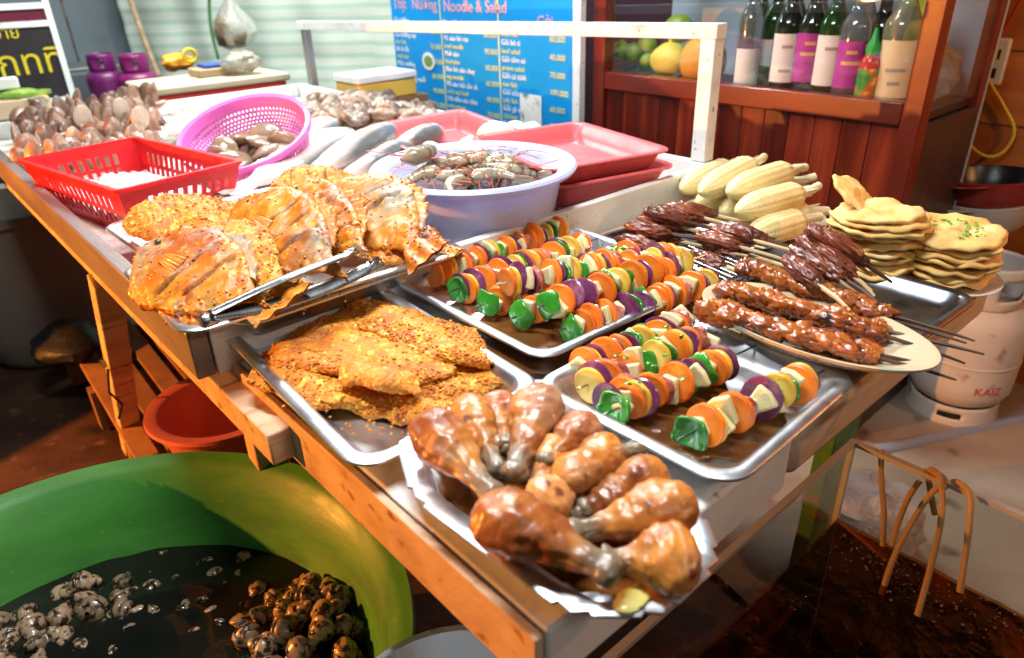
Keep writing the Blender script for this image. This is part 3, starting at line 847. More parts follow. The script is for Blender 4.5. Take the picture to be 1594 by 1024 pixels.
# ------------------------------------------------------------------ back left: sign, table, boxes, cylinders
bt = thing("back_table", "dark metal topped table at the far left carrying a board and a cup", "table", (.45, 4.0, 0))
q = MB(); q.box(-.2, .80, 3.55, 4.4, .69, .715); cpart("table_top", q, MT['steel_dark'], bt, bevel=.004)
for x, y in ((.76, 3.6), (.76, 4.35)):
    q = MB(); q.box(x - .02, x + .02, y - .02, y + .02, -.01, .689); cpart("leg", q, MT['steel_dark'], bt)
th = thing("lettered_board", "black board with white frame and tall yellow lettering at the far left", "sign", (.45, 4.1, .72))
A, B_ = aty(-60, 42, 4.1), aty(76, 40, 4.1)
zt_, zb_ = B_.z, .74
xr = B_.x
q = MB(); q.box(-.1, xr, 4.1, 4.112, zb_, zt_); cpart("panel", q, plain("black_board", (.02, .018, .022), .4), th)
q = MB()
q.box(xr + .0005, xr + .026, 4.09, 4.12, zb_ - .02, zt_ + .17)
q.box(-.1, xr, 4.09, 4.12, zt_ + .0005, zt_ + .025)
q.box(-.1, xr, 4.09, 4.12, zt_ + .075, zt_ + .10)
q.box(-.1, xr, 4.09, 4.12, zb_ - .021, zb_ - .0005)
cpart("border_frame", q, MT['frame_paint'], th)
q = MB(); q.box(-.1, xr, 4.1, 4.112, zt_ + .026, zt_ + .074); cpart("panel", q, plain("dark_red_board", (.12, .006, .03), .4), th)
FR = Matrix(((1, 0, 0), (0, 0, -1), (0, 1, 0)))
q = MB()
p0 = aty(20, 118, 4.098); text_at(q, "กทที", .155, (p0.x - .05, 4.097, p0.z), FR)
cpart("lettering", q, plain("yellow_lettering", (.72, .56, .02), .5), th, smooth=False)
q = MB()
p0 = aty(10, 60, 4.098); text_at(q, "ง่าย", .07, (p0.x - .05, 4.097, p0.z), FR)
cpart("lettering", q, plain("yellow_lettering", (.72, .56, .02), .5), th, smooth=False)
q = MB()
p0 = aty(25, 152, 3.75)
q.box(p0.x - .12, p0.x + .115, 3.70, 3.85, .716, .80)
tag(build("wooden_tub", q, MT['wood_pale'], bevel=.01), "pale wooden box on the far left table below the lettered board", "box")
q = MB(); q.prism([(.14 * math.cos(a), .07 * math.sin(a)) for a in [2 * math.pi * k / 20 for k in range(20)]], .801, .815); q.blob((0.02, 0, .818), (.07, .05, .012), None, 3, .3, 3, 16, 8)
tag(build("leaf_bundle", q, mat("green_leaves", [(.06, .2, .02), (.35, .45, .08)], 20, rough=.6), loc=(p0.x, 3.77, 0)), "green leaves lying on the pale wooden box at far left", "leaves")
q = MB(); q.box(p0.x - .07, p0.x + .03, 3.76, 3.80, .832, .88)
tag(build("white_tub", q, MT['white_plastic'], bevel=.006), "small white plastic tub on the green leaves at far left", "tub")
q = MB(); cpos = aty(58, 162, 3.68); q.lathe([(.002, .717), (.028, .717), (.034, .80), (.031, .80), (.026, .722), (.002, .721)], 24)
tag(build("glass_cup", q, mat("cloudy_drink", [(.50, .45, .32), (.6, .58, .5)], 8, rough=.2, trans=.3), loc=(cpos.x, 3.66, 0)), "clear cup of pale drink at the edge of the far left table", "cup")
fd = thing("folding_table", "small grey topped folding table before the blue grey metal panel", "table", tuple(aty(125, 100, 4.6)))
p1 = aty(125, 98, 4.6)
q = MB(); q.box(p1.x - .14, p1.x + .16, 4.45, 4.85, p1.z - .03, p1.z - .012); cpart("table_top", q, MT['steel_grey'], fd, bevel=.003)
for dx in (-.12, .14):
    q = MB(); q.box(p1.x + dx - .01, p1.x + dx + .01, 4.5, 4.52, 0, p1.z - .031); cpart("leg", q, MT['steel_dark'], fd)
p1 = aty(132, 150, 4.3)
q = MB(); q.box(p1.x - .085, p1.x + .085, 4.25, 4.42, .0, p1.z + .12)
tag(build("storage_box", q, plain("slate_box", (.07, .085, .10), .5), bevel=.01), "slate grey box standing under the small grey topped table", "box")
p1 = aty(176, 163, 3.9); p2 = aty(222, 166, 3.85)
s = .62
gas_cylinder("gas_cylinder", "dark purple gas cylinder left of its twin behind the shell pile", (p1.x, 3.9, p1.z - .07), s, MT['purple_paint'])
gas_cylinder("gas_cylinder", "brighter purple gas cylinder beside the red box behind the shell pile", (p2.x, 3.8, p2.z - .07), s * 1.04, mat("magenta_enamel", [(.13, .008, .08), (.22, .014, .12)], 5, rough=.35))
q = MB(); q.box(p1.x - .15, p2.x + .15, 3.68, 4.05, .60, min(p1.z, p2.z) - .021); 
q = MB(); q.box(p1.x - .12, p2.x + .12, 3.70, 4.03, 0, min(p1.z, p2.z) - .0715)
tag(build("wooden_crate", q, MT['wood_brown']), "brown crate carrying the two purple gas cylinders", "crate")
# foam box with red band
fb = thing("foam_box", "orange and red box with a cream lid at the far end of the stall", "box", tuple(at(330, 135, .83)))
p1 = at(330, 150, .80)
q = MB(); q.box(p1.x - .22, p1.x + .30, 3.0, 3.3, .62, .80); cpart("body", q, plain("orange_box", (.62, .22, .03), .5), fb, bevel=.008)
q = MB(); q.box(p1.x - .225, p1.x + .305, 2.995, 3.305, .801, .832); cpart("band", q, plain("red_band", (.60, .03, .02), .5), fb, bevel=.006)
q = MB(); q.box(p1.x - .24, p1.x + .32, 2.98, 3.33, .833, .862); cpart("lid", q, plain("cream_lid", (.66, .54, .36), .5), fb, bevel=.008)
zl = .863
def on_lid(px, py): return at(px, py, zl)
q = MB()
p2 = on_lid(292, 112)
q.blob((p2.x, p2.y + .1, zl + .035), (.07, .05, .034), None, 8, .3, 2, 22, 12)
tag(build("orange_bag", q, plain("orange_bag", (.75, .32, .02), .4, bump=.5, bscale=20, bdist=.01)), "crumpled orange plastic bag on the cream box lid", "bag")
q = MB(); a = [(p2.x + .045 + .028 * math.cos(t), p2.y + .06, zl + .06 + .026 * math.sin(t)) for t in [2 * math.pi * k / 20 for k in range(21)]]
q.tube(a, .008, 8)
tag(build("tape_roll", q, plain("yellow_tape", (.72, .5, .03), .35)), "yellow tape ring standing against the orange bag", "tape")
p2 = on_lid(345, 118)
q = MB(); q.box(p2.x - .09, p2.x + .09, p2.y, p2.y + .13, zl, zl + .03)
tag(build("cardboard_packet", q, plain("brown_packet", (.42, .30, .18), .6), bevel=.004), "flat brown packet lying on the cream box lid", "packet")
q = MB(); q.box(p2.x - .05, p2.x + .08, p2.y + .03, p2.y + .12, zl + .031, zl + .044)
tag(build("blue_notebook", q, plain("blue_cover", (.03, .09, .40), .5), bevel=.002), "thin blue notebook on top of the brown packet", "notebook")
p2 = on_lid(395, 118)
q = MB(); q.blob((p2.x, p2.y + .1, zl + .045), (.075, .06, .045), None, 6, .35, 1.7, 24, 14)
tag(build("clear_bag", q, MT['bag']), "cloudy clear plastic bag slumped at the right of the cream box lid", "bag")
ybx = thing("yellow_box", "yellow box with a white lid behind the shell pile left of the menu board", "box", tuple(at(598, 150, .83)))
p2 = at(598, 142, .832)
q = MB(); q.box(p2.x - .09, p2.x + .16, p2.y + .02, p2.y + .2, .80, .862); cpart("body", q, plain("yellow_side", (.68, .42, .06), .5), ybx, bevel=.006)
q = MB(); q.box(p2.x - .095, p2.x + .165, p2.y + .015, p2.y + .205, .863, .89); cpart("lid", q, MT['white_plastic'], ybx, bevel=.006)
q = MB(); q.box(p2.x - .13, p2.x + .2, p2.y + .0, p2.y + .24, 0, .799)
tag(build("support_crate", q, MT['wood_brown']), "brown crate standing behind the stall under the yellow box", "crate")

# ------------------------------------------------------------------ cabinet contents: bottles and fruit
ZB = .8885
MT['bot_green'] = mat("green_bottle_glass", [(.02, .07, .012), (.03, .10, .02)], 3, rough=.06, trans=.55, ior=1.3, coat=1)
MT['bot_dark'] = mat("dark_bottle_glass", [(.008, .012, .008), (.016, .02, .012)], 3, rough=.06, coat=1)
MT['bot_clear'] = mat("clear_bottle_glass", [(.40, .46, .48), (.50, .55, .58)], 3, rough=.05, trans=.85, ior=1.2, coat=1)
MT['lab_white'] = mat("white_paper_label", [(.66, .64, .60), (.76, .74, .70)], 10, rough=.6)
MT['lab_purple'] = mat("purple_paper_label", [(.34, .03, .26), (.42, .05, .33)], 10, rough=.5)
MT['lab_cream'] = mat("cream_paper_label", [(.62, .50, .30), (.72, .60, .38)], 10, rough=.5)
MT['gold'] = plain("gold_print", (.62, .42, .16), .4)
MT['grey_print'] = plain("grey_print", (.35, .32, .32), .5)
def bottle(px, py, x, label, glass, lab, r=.036, H=.30, top=None, lab_z=(.055, .165), print_=None, wine=True, tilt=0):
    p = atx(px, py, x)
    b_ = thing("glass_bottle", label, "bottle", (x, p.y, ZB), (0, 0, 0), "bottles in the cabinet")
    sh = .60 * H
    q = MB(); q.lathe([(.001, 0), (r * .9, 0), (r, .006), (r, sh), (r * .93, sh + .014), (r * .62, sh + .038), (r * .40, sh + .060), (r * .36, H - .02), (r * .42, H - .018), (r * .42, H), (.001, H)], 28)
    build("body", q, glass, b_, ang=60)
    q = MB(); q.lathe([(r * .44, H - .055 if wine else H - .03), (r * .46, H + .001), (.001, H + .002)], 16); build("cap", q, top or MT['black'], b_)
    if lab:
        q = MB()
        a0 = math.atan2(-p.y, -x)
        q.surf(lambda u, v: ((r + .0006) * math.cos(a0 + 1.15 - 2.3 * u), (r + .0006) * math.sin(a0 + 1.15 - 2.3 * u), lab_z[0] + (lab_z[1] - lab_z[0]) * v), 18, 3)
        pl0 = build("paper_label", q, lab, b_)
        if print_:
            q = MB()
            for zz, w in print_:
                q.surf(lambda u, v: ((r + .0014) * math.cos(a0 + w - 2 * w * u), (r + .0014) * math.sin(a0 + w - 2 * w * u), zz + .008 * v), 10, 2)
            build("label_print", q, MT['gold'] if lab is MT['lab_purple'] else MT['grey_print'], pl0)
    return b_
bottle(1160, 125, 1.90, "clear bottle with faint white label just right of the white frame post", MT['bot_clear'], MT['lab_white'], r=.034, H=.31, lab_z=(.02, .12))
bottle(1196, 128, 1.97, "green bottle with the small white label, half behind the large labelled ones", MT['bot_green'], MT['lab_white'], lab_z=(.07, .14))
bottle(1218, 128, 1.88, "dark green bottle with a wide white label, leftmost large white label", MT['bot_dark'], MT['lab_white'], r=.038, lab_z=(.045, .165), print_=[(.13, .35), (.07, .4)])
bottle(1252, 130, 1.885, "dark bottle with a purple label between the two white labelled bottles", MT['bot_dark'], MT['lab_purple'], lab_z=(.05, .168), top=MT['red_wire'], print_=[(.14, .35), (.115, .6)])
bottle(1285, 132, 1.89, "green bottle with a tall white label right of the first purple label", MT['bot_green'], MT['lab_white'], r=.038, lab_z=(.045, .165), print_=[(.13, .4)])
bottle(1316, 140, 1.88, "clear shouldered bottle with a purple label beside the hot sauce", MT['bot_clear'], MT['lab_purple'], lab_z=(.045, .155), print_=[(.125, .35), (.10, .6)])
bottle(1331, 118, 2.02, "clear bottle with no label standing behind the hot sauce bottle", MT['bot_clear'], None, r=.034)
bottle(1228, 90, 2.08, "tall green bottle in the back row behind the purple labels", MT['bot_green'], None, r=.036, H=.31)
bottle(1388, 138, 1.90, "stout clear necked bottle with a cream label near the cabinet corner", MT['bot_clear'], MT['lab_cream'], r=.044, H=.31, lab_z=(.03, .16), print_=[(.09, .5), (.06, .3)], top=MT['gold'])
bottle(1262, 96, 2.10, "dark bottle at the back of the cabinet between the purple labelled bottles", MT['bot_dark'], MT['lab_white'], r=.036, H=.31, lab_z=(.08, .16))
bottle(1305, 100, 2.09, "tall clear bottle at the back behind the clear shouldered bottle", MT['bot_clear'], None, r=.034, H=.32)
bottle(1362, 104, 2.05, "dark brown bottle standing behind the hot sauce nozzle", MT['bot_dark'], None, r=.034, H=.27)
bottle(1176, 98, 2.06, "pale green bottle in the back row beside the white frame post", MT['bot_green'], None, r=.033, H=.30)
hs = thing("sauce_bottle", "small hot sauce bottle with green nozzle cap among the wine bottles", "bottle", (1.865, atx(1346, 148, 1.865).y, ZB))
q = MB(); q.lathe([(.001, 0), (.024, 0), (.025, .01), (.025, .10), (.022, .115), (.014, .128), (.001, .13)], 24); build("body", q, plain("red_sauce", (.45, .03, .01), .2), hs)
q = MB(); q.lathe([(.016, .126), (.017, .145), (.010, .158), (.004, .185), (.001, .186)], 16); build("nozzle_cap", q, plain("green_cap", (.02, .35, .05), .35), hs)
q = MB(); q.lathe([(.0256, .03), (.0256, .095)], 24); build("paper_label", q, mat("sauce_label", [(.02, .22, .04), (.03, .3, .05), (.60, .08, .02), (.8, .7, .1)], 28, rough=.4, detail=1, contrast=(.4, .66)), hs)
q = MB(); q.blob((1.96, atx(1424, 60, 1.96).y, ZB + .145), (.02, .045, .145), None, 5, .12, 2, 24, 18)
tag(build("snack_bag", q, plain("yellow_bag", (.75, .62, .05), .3, bump=.5, bscale=18, bdist=.01)), "upright yellow packet squeezed against the cabinet corner post", "packet")
q = MB(); q.blob((2.06, .72, ZB + .07), (.05, .06, .07), None, 5, .2, 2, 24, 18)
tag(build("clear_bag", q, MT['bag']), "cloudy plastic bag behind the side glass of the cabinet", "bag")
plp = atx(1010, 112, 1.97)
q = MB(); q.lathe([(.002, .006), (.10, .006), (.135, .022), (.14, .022), (.105, 0), (.002, 0)], 40)
tag(build("fruit_plate", q, plain("teal_plate", (.01, .16, .17), .3), loc=(1.99, plp.y, ZB)), "teal plate under the fruit behind the cabinet glass", "plate")
MT['lime'] = mat("lime_skin", [(.10, .22, .02), (.30, .40, .05)], 12, rough=.4, bump=.1, bscale=90, rvar=.25)
MT['papaya'] = mat("papaya_skin", [(.62, .52, .06), (.75, .62, .12)], 6, rough=.45, bump=.1, bscale=40, specks=[((.4, .45, .06), 5, .55, .7)])
MT['pumpkin'] = mat("pumpkin_skin", [(.62, .26, .03), (.72, .36, .06)], 5, rough=.5, bump=.15, bscale=30)
fr = [(967, 78, 1.92, .030, 'lime', "yellow green lime at the left end of the fruit plate", "lime"), (986, 82, 1.93, .031, 'lime', "dark green lime second from the left on the fruit plate", "lime"),
      (1007, 72, 1.97, .033, 'lime', "round green lime between the small limes and the yellow papaya", "lime"), (1008, 95, 1.91, .024, 'lime', "smallest lime lying low at the front of the fruit plate", "lime")]
for px, py, x, r, m, lab, cat in fr:
    p = atx(px, py, x); q = MB(); q.blob((0, 0, 0), (r, r * 1.05, r), None, px, .05, 1.2, 22, 14)
    q.lathe([(r * .12, r * .98), (r * .1, r * 1.08), (.001, r * 1.09)], 8)
    o = tag(build(cat, q, MT[m], loc=(x, p.y, max(p.z, ZB + .008 + r))), lab, cat, "limes on the fruit plate")
p = atx(1043, 82, 1.93)
q = MB(); q.blob((0, 0, 0), (.055, .062, .052), None, 2, .07, 1.3, 30, 18); q.lathe([(.006, .05), (.005, .062), (.001, .063)], 8)
tag(build("papaya", q, MT['papaya'], loc=(1.93, p.y, ZB + .066)), "big yellow papaya on the fruit plate beside the pumpkin", "papaya")
p = atx(1095, 90, 1.92)
q = MB(); q.lathe([(.002, .01)] + [(.066 * math.sin(t) ** .8, .072 - .070 * math.cos(t)) for t in [.15 + 2.75 * k / 16 for k in range(17)]] + [(.008, .145), (.006, .165), (.001, .166)], 40, None, lambda q_, i, k: Vector((q_.x * (1 + .045 * abs(math.cos(k * math.pi / 5))), q_.y * (1 + .045 * abs(math.cos(k * math.pi / 5))), q_.z)))
tag(build("pumpkin", q, MT['pumpkin'], loc=(1.92, p.y, ZB)), "orange pumpkin on the cabinet shelf right of the papaya", "pumpkin")
p = atx(1053, 32, 1.97)
q = MB(); q.blob((0, 0, 0), (.042, .05, .042), None, 7, .07, 1.3, 26, 16)
tag(build("green_mango", q, MT['lime'], loc=(1.985, p.y, ZB + .152)), "green mango resting on top of the yellow papaya", "mango")
# ------------------------------------------------------------------ trays
def rrect(w, h, r, n=7):
    out = []
    for cx, cy, a0 in ((w / 2 - r, h / 2 - r, 0), (-w / 2 + r, h / 2 - r, 90), (-w / 2 + r, -h / 2 + r, 180), (w / 2 - r, -h / 2 + r, 270)):
        for k in range(n):
            a = math.radians(a0 + 90 * k / (n - 1))
            out.append((cx + r * math.cos(a), cy + r * math.sin(a)))
    return out
def rings_mb(rings, close=True):
    """stack of closed outlines (each a list of (x,y), z) skinned together, the last one capped"""
    q = MB()
    n = len(rings[0][0])
    vs, fs = [], []
    for pts, z in rings:
        vs += [Vector((x, y, z)) for x, y in pts]
    for i in range(len(rings) - 1):
        for k in range(n):
            k2 = (k + 1) % n
            fs.append((i * n + k, i * n + k2, (i + 1) * n + k2, (i + 1) * n + k))
    if close: fs.append(tuple(range((len(rings) - 1) * n, len(rings) * n)))
    return q.add(vs, fs)
def quad(pts, z):
    A, B, C, D = [at(x, y, z) for x, y in pts]
    e1 = ((B - A) + (C - D)) / 2
    e2 = ((D - A) + (C - B)) / 2
    u1 = e1.normalized(); u2 = Vector((-e2.y, e2.x, 0)).normalized()
    um = u1 + u2
    return (A + B + C + D) / 4, e1.length, e2.length, math.atan2(um.y, um.x)
def tray_mb(w, h, depth, lip=.016, r=.035, slope=.012):
    o = lambda d: rrect(w - 2 * d, h - 2 * d, max(.006, r - d * .6))
    return rings_mb([(o(.0035), -.006), (o(0), -.004), (o(0), -.001), (o(.003), .001), (o(lip - .004), 0), (o(lip), -.003), (o(lip + slope * .6), -depth * .6), (o(lip + slope), -depth + .004), (o(lip + slope + .006), -depth)])
def tray(label, pts, zr, depth, m, lip=.016, r=.035, name="steel_tray", cat="tray", group="steel food trays"):
    c, w, h, a = quad(pts, zr) if isinstance(pts, list) else (Vector((pts[0], pts[1], zr)), pts[2], pts[3], pts[4])
    o = build(name, tray_mb(w, h, depth, lip, r), m, ang=55, solid=.0012)
    o.location = c
    o.rotation_euler = (0, 0, a)
    return tag(o, label, cat, group), (c, w, h, a)
T_fil, G_fil = tray("steel tray holding the crumbed flat fish fillets at the left front of the table", [(303, 514), (590, 440), (852, 600), (592, 718)], .806, .028, MT['steel'], lip=.018)
T_s1, G_s1 = tray("steel tray carrying seven vegetable skewers in the middle of the table", [(612, 437), (870, 345), (1145, 430), (830, 555)], .808, .028, MT['steel'])
T_s2, G_s2 = tray("smaller steel tray with four vegetable skewers and one short one at the table front", [(800, 592), (1062, 485), (1326, 580), (1166, 766)], .808, .027, MT['steel'])
T_f1, G_f1 = tray("big steel tray under the back of the fried fish heap beside the red basket", (.440, 1.125, .375, .59, .03), .838, .035, MT['steel'])
T_f2, G_f2 = tray("steel tray under the front of the fried fish heap, sticking out past the stall edge", (.372, .965, .355, .295, -.03), .853, .012, MT['steel'])
T_r, G_r = tray("dark empty steel tray at the right end of the table under the grilled meat plate", [(1105, 470), (1300, 395), (1518, 462), (1405, 560)], .803, .022, MT['steel_dark'], lip=.012)
T_sa, G_sa = tray("dark steel tray under the minced meat sticks beside the corn", [(940, 372), (1060, 322), (1265, 398), (1110, 452)], .800, .018, MT['steel_dark'], lip=.012)
# oily puddles lying in the trays
MT['oil'] = mat("brown_marinade", [(.05, .018, .006), (.16, .06, .015)], 9, rough=.07, spec=.6, bump=.1, bscale=25)
def puddle(label, c, rx, ry, rot, z, m, seed, n=56):
    q = MB()
    out = []
    for k in range(n):
        a = 2 * math.pi * k / n
        rr = 1 + .28 * fbm((math.cos(a) * 1.3 + seed, math.sin(a) * 1.3, seed))
        out.append((rx * rr * math.cos(a), ry * rr * math.sin(a)))
    q = rings_mb([(out, -.0014), ([(x * .97, y * .97) for x, y in out], 0)])
    o = build("marinade_puddle", q, m, ang=180)
    o.location = (c.x, c.y, z); o.rotation_euler = (0, 0, rot)
    return tag(o, label, "marinade")
puddle("brown oily marinade pooled in the middle skewer tray", at(890, 500, .782), .15, .13, .1, .7822, MT['oil'], 1)
puddle("brown oily marinade pooled in the front skewer tray", at(1090, 640, .782), .095, .085, .4, .7832, MT['oil'], 5)

# octagonal tray with notched corners for the chicken
OCT = [(-.058, .150), (-.095, .068), (-.084, -.118), (-.034, -.166), (.041, -.164), (.083, -.116), (.097, .080), (.028, .168)]
def oct_out(d, notch, per=7):
    n = len(OCT)
    ins = []
    for i in range(n):                                    # inset the octagon by d
        a, b, c = Vector(OCT[i - 1]), Vector(OCT[i]), Vector(OCT[(i + 1) % n])
        d1, d2 = (b - a).normalized(), (c - b).normalized()
        n1, n2 = Vector((-d1.y, d1.x)), Vector((-d2.y, d2.x))
        bis = (n1 + n2).normalized()
        ins.append(b + bis * (d / max(.3, bis.dot(n1))))
    out = []
    for i in range(n):
        a, b, c = ins[i - 1], ins[i], ins[(i + 1) % n]
        d1, d2 = (b - a).normalized(), (c - b).normalized()
        nin = (Vector((-d1.y, d1.x)) + Vector((-d2.y, d2.x))).normalized()
        t = .013
        out += [b - d1 * t * 1.3, b - d1 * t + nin * notch, b + nin * (notch * .35 + .002), b + d2 * t + nin * notch, b + d2 * t * 1.3]
        L = (c - b).length
        for k in range(1, per):
            out.append((b + d2 * t * 1.3).lerp(c - d2 * t * 1.3, k / per))
    return [(p.x, p.y) for p in out]
CHC = Vector((.345, .370, .811))
q = rings_mb([(oct_out(.001, .005), -.004), (oct_out(0, .005), 0), (oct_out(.003, .005), .0015), (oct_out(.019, .003), 0), (oct_out(.022, .001), -.003), (oct_out(.030, 0), -.028), (oct_out(.034, 0), -.033)])
o = build("octagonal_tray", q, MT['steel'], ang=50, solid=.0012); o.location = CHC
tag(o, "octagonal steel tray with notched rim holding the chicken drumsticks at the table corner", "tray", "steel food trays")
MT['sauce'] = mat("orange_brown_sauce", [(.05, .014, .004), (.15, .045, .008), (.30, .11, .015)], 14, rough=.06, spec=.6, bump=.12, bscale=30)
q = rings_mb([(oct_out(.0282, 0), -.0195), (oct_out(.0290, 0), -.0185)])
o = build("marinade_puddle", q, MT['sauce'], ang=180); o.location = CHC
tag(o, "glossy orange brown sauce around the chicken drumsticks", "marinade")
q = MB(); cpt = at(985, 930, .815)
q.blob((cpt.x, cpt.y, .8145), (.016, .010, .0025), None, 5, .2, 1.5, 20, 8)
tag(build("oil_drop", q, mat("yellow_oil", [(.62, .52, .10), (.75, .66, .25)], 20, rough=.1)), "blob of yellow oil on the near rim of the octagonal tray", "oil")

# ------------------------------------------------------------------ chicken drumsticks
MT['drum'] = mat("glazed_chicken_skin", [(.15, .034, .010), (.36, .10, .018), (.54, .20, .03), (.38, .18, .09)], 10, rough=.36, bump=.6, bscale=55, bdist=.003, coat=.4, sss=.12, cut=(.20, .14, .08), rvar=.3,
               specks=[((.58, .24, .02), 12, .60, .70), ((.16, .04, .015), 60, .62, .70)], dist=.8, patch=((.42, .24, .14), 6, .52, .64))
def drum_mb(L, R, seed):
    q = MB()
    prof = [(0, .0), (.02, .42), (.07, .72), (.15, .93), (.26, 1.0), (.38, .95), (.5, .78), (.6, .60), (.7, .45), (.8, .37), (.86, .38), (.91, .46), (.95, .46), (.985, .34), (1, .0)]
    def rad(u):
        for (u0, r0), (u1, r1) in zip(prof, prof[1:]):
            if u <= u1: 
                t = (u - u0) / (u1 - u0)
                return r0 + (r1 - r0) * t
        return 0
    at_ = []
    def fn(u, v):
        a = 2 * math.pi * v
        r = R * rad(u)
        d = Vector((u * 2.2, math.cos(a) * .8, math.sin(a) * .8)) + Vector((seed * 5.1, seed * 2.3, seed))
        k = 1 + .17 * fbm(d * 1.3, 2) + .07 * fbm(d * 4.2, 2) + .03 * fbm(d * 13, 2) + .035 * math.sin(u * 34 + 5 * fbm(d * 1.5, 2)) * (.3 + u)
        rid = .05 * math.sin(u * 40 + 3 * math.sin(a + seed)) * (1 if .5 < u < .8 else 0)
        r *= k + rid
        at_.append(max(0, min(1, (u - .66) / .16)))
        return (L * (u - .45), r * math.cos(a) * 1.06, r * .86 * math.sin(a) + .004 * math.sin(u * 3 + seed))
    q.surf(fn, 74, 44, cv=True)
    q.attr = at_
    return q
drums = [((655, 655), (775, 775), .87, .862, .034, "plump drumstick at the left corner of the octagonal tray, knuckle towards the middle"),
         ((722, 625), (775, 735), .862, .85, .030, "drumstick lying behind the plump left one at the back left of the tray"),
         ((772, 615), (790, 705), .86, .845, .028, "small drumstick at the back rim of the tray left of the upright one"),
         ((850, 600), (795, 750), .888, .86, .036, "drumstick at the back of the tray with its thick end tipped up highest"),
         ((915, 645), (845, 730), .87, .85, .032, "reddish drumstick right of the upright one at the back"),
         ((860, 755), (1000, 700), .865, .855, .031, "drumstick across the tray centre with its dark knuckle towards the skewers"),
         ((830, 800), (905, 735), .856, .858, .026, "orange chunk of a drumstick in the middle of the tray"),
         ((1035, 735), (900, 790), .862, .852, .029, "drumstick third from the right corner, browned along its back"),
         ((1085, 780), (880, 830), .872, .852, .034, "brown drumstick at the right with its thin end pointing left"),
         ((1092, 862), (935, 878), .868, .848, .036, "grey brown drumstick nearest the right corner of the tray"),
         ((745, 778), (965, 905), .880, .850, .040, "largest drumstick in front, knuckle pointing at the near rim")]
drums += [((700, 700), (800, 690), .846, .846, .028, "drumstick lying low between the left ones in the sauce"),
          ((960, 690), (870, 760), .846, .846, .027, "drumstick lying low behind the tray centre by the right rim"),
          ((980, 770), (880, 800), .846, .846, .028, "drumstick sunk in the sauce between the two right hand ones"),
          ((860, 690), (830, 770), .850, .846, .027, "drumstick half hidden under the central ones")]
for i, (a, b, za, zb, R, lab) in enumerate(drums):
    pa, pb2 = at(*a, .804 + (za - .81) * .62), at(*b, .804 + (zb - .81) * .62)
    d = pb2 - pa
    o = build("chicken_drumstick", drum_mb(d.length, R * .71, i + 1), MT['drum'], ang=180)
    put(o, pa + d * .45, basis(d, (0, 0, 1), roll=U(-.6, .6)))
    tag(o, lab, "drumstick", "chicken drumsticks in the octagonal tray")

# ------------------------------------------------------------------ fried fish
MT['fisheye'] = plain('fish_eye', (.06, .05, .04), .2)
MT['fish'] = mat("spiced_fish_skin", [(.26, .05, .003), (.48, .12, .005), (.58, .20, .010), (.30, .18, .07)], 11, rough=.42, bump=.6, bscale=90, bdist=.003, coat=.25, sss=.08, cut=(.05, .015, .006),
               specks=[((.64, .32, .03), 85, .57, .68), ((.32, .08, .008), 30, .60, .72)], patch=((.27, .20, .115), 6, .54, .64))
MT['crust'] = mat("golden_spice_crust", [(.36, .085, .005), (.58, .19, .007), (.70, .30, .018)], 26, rough=.5, bump=1.0, bscale=150, bdist=.004, coat=.15, sss=.08, cut=(.16, .06, .02),
                specks=[((.80, .48, .06), 110, .56, .66), ((.40, .10, .01), 36, .58, .72)])
def fish_mb(L, W, T, seed, slash=(.38, .5, .62), gran=.0016, gf=160, tail=True, lump=.0055):
    q = MB()
    at_ = []
    def wid(u):
        if u < .36: return math.sin(math.pi / 2 * (u / .36) ** .8) ** .85 if u > 0 else 0
        if u < .84: return .20 + .80 * math.cos(math.pi / 2 * (u - .36) / .48) ** 1.05
        t = (u - .84) / .16
        return .20 + .34 * t ** .8 if tail else .20 * (1 - t)
    def thk(u):
        k = math.sin(math.pi * min(1, u / .95) ** .6) if 0 < u < .95 else 0
        return max(.10 if u > .04 else .02, k ** .8)
    def fn(u, v):
        a = 2 * math.pi * v
        w, t = W / 2 * wid(u), T / 2 * thk(u)
        ca, sa = math.cos(a), math.sin(a)
        y = w * (abs(ca) ** .85) * (1 if ca > 0 else -1)
        z = t * (abs(sa) ** .9) * (1 if sa > 0 else -1)
        p = Vector((L * (u - .5), y, z))
        nrm = Vector((0, ca * t + 1e-5, sa * w + 1e-5)).normalized()
        n1 = fbm(p * 34 + Vector((seed * 3.3, seed, 1)), 3)
        n2 = fbm(p * gf + Vector((seed, 0, seed * 2)), 2)
        cut = 0
        if slash and sa > .15:
            for s0 in slash:
                dd = u - (s0 + .045 * ca)
                if abs(ca) < .72: cut = max(cut, math.exp(-(dd / .0085) ** 2))
            if u < .26:                                       # gill line
                dd = u - (.20 + .03 * ca * ca)
                cut = max(cut, .6 * math.exp(-(dd / .006) ** 2)) if abs(ca) < .8 else cut
        p += nrm * ((lump * n1 + gran * n2) * (1 if u < .74 else max(.15, 1 - (u - .74) * 7)) - .0045 * cut)
        if u > .84: p.z += .0018 * math.sin(y * 260)
        at_.append(min(1, cut))
        return p
    q.surf(fn, 150, 56, cv=True)
    q.attr = at_
    return q
def granules(q, n, seed, r0=.0010, r1=.0022, lo=0):
    r_ = random.Random(seed)
    nv = len(q.v)
    up_ = [i for i in range(nv) if q.v[i].z > lo]
    for _ in range(n):
        p = q.v[r_.choice(up_)]
        r = r_.uniform(r0, r1)
        o0 = len(q.v)
        q.blob(p + Vector((r_.uniform(-.001, .001), r_.uniform(-.001, .001), r * .3)), (r * r_.uniform(.8, 1.8), r, r * .8), None, _, .25, 2, 6, 4)
        q.attr += [0] * (len(q.v) - o0)
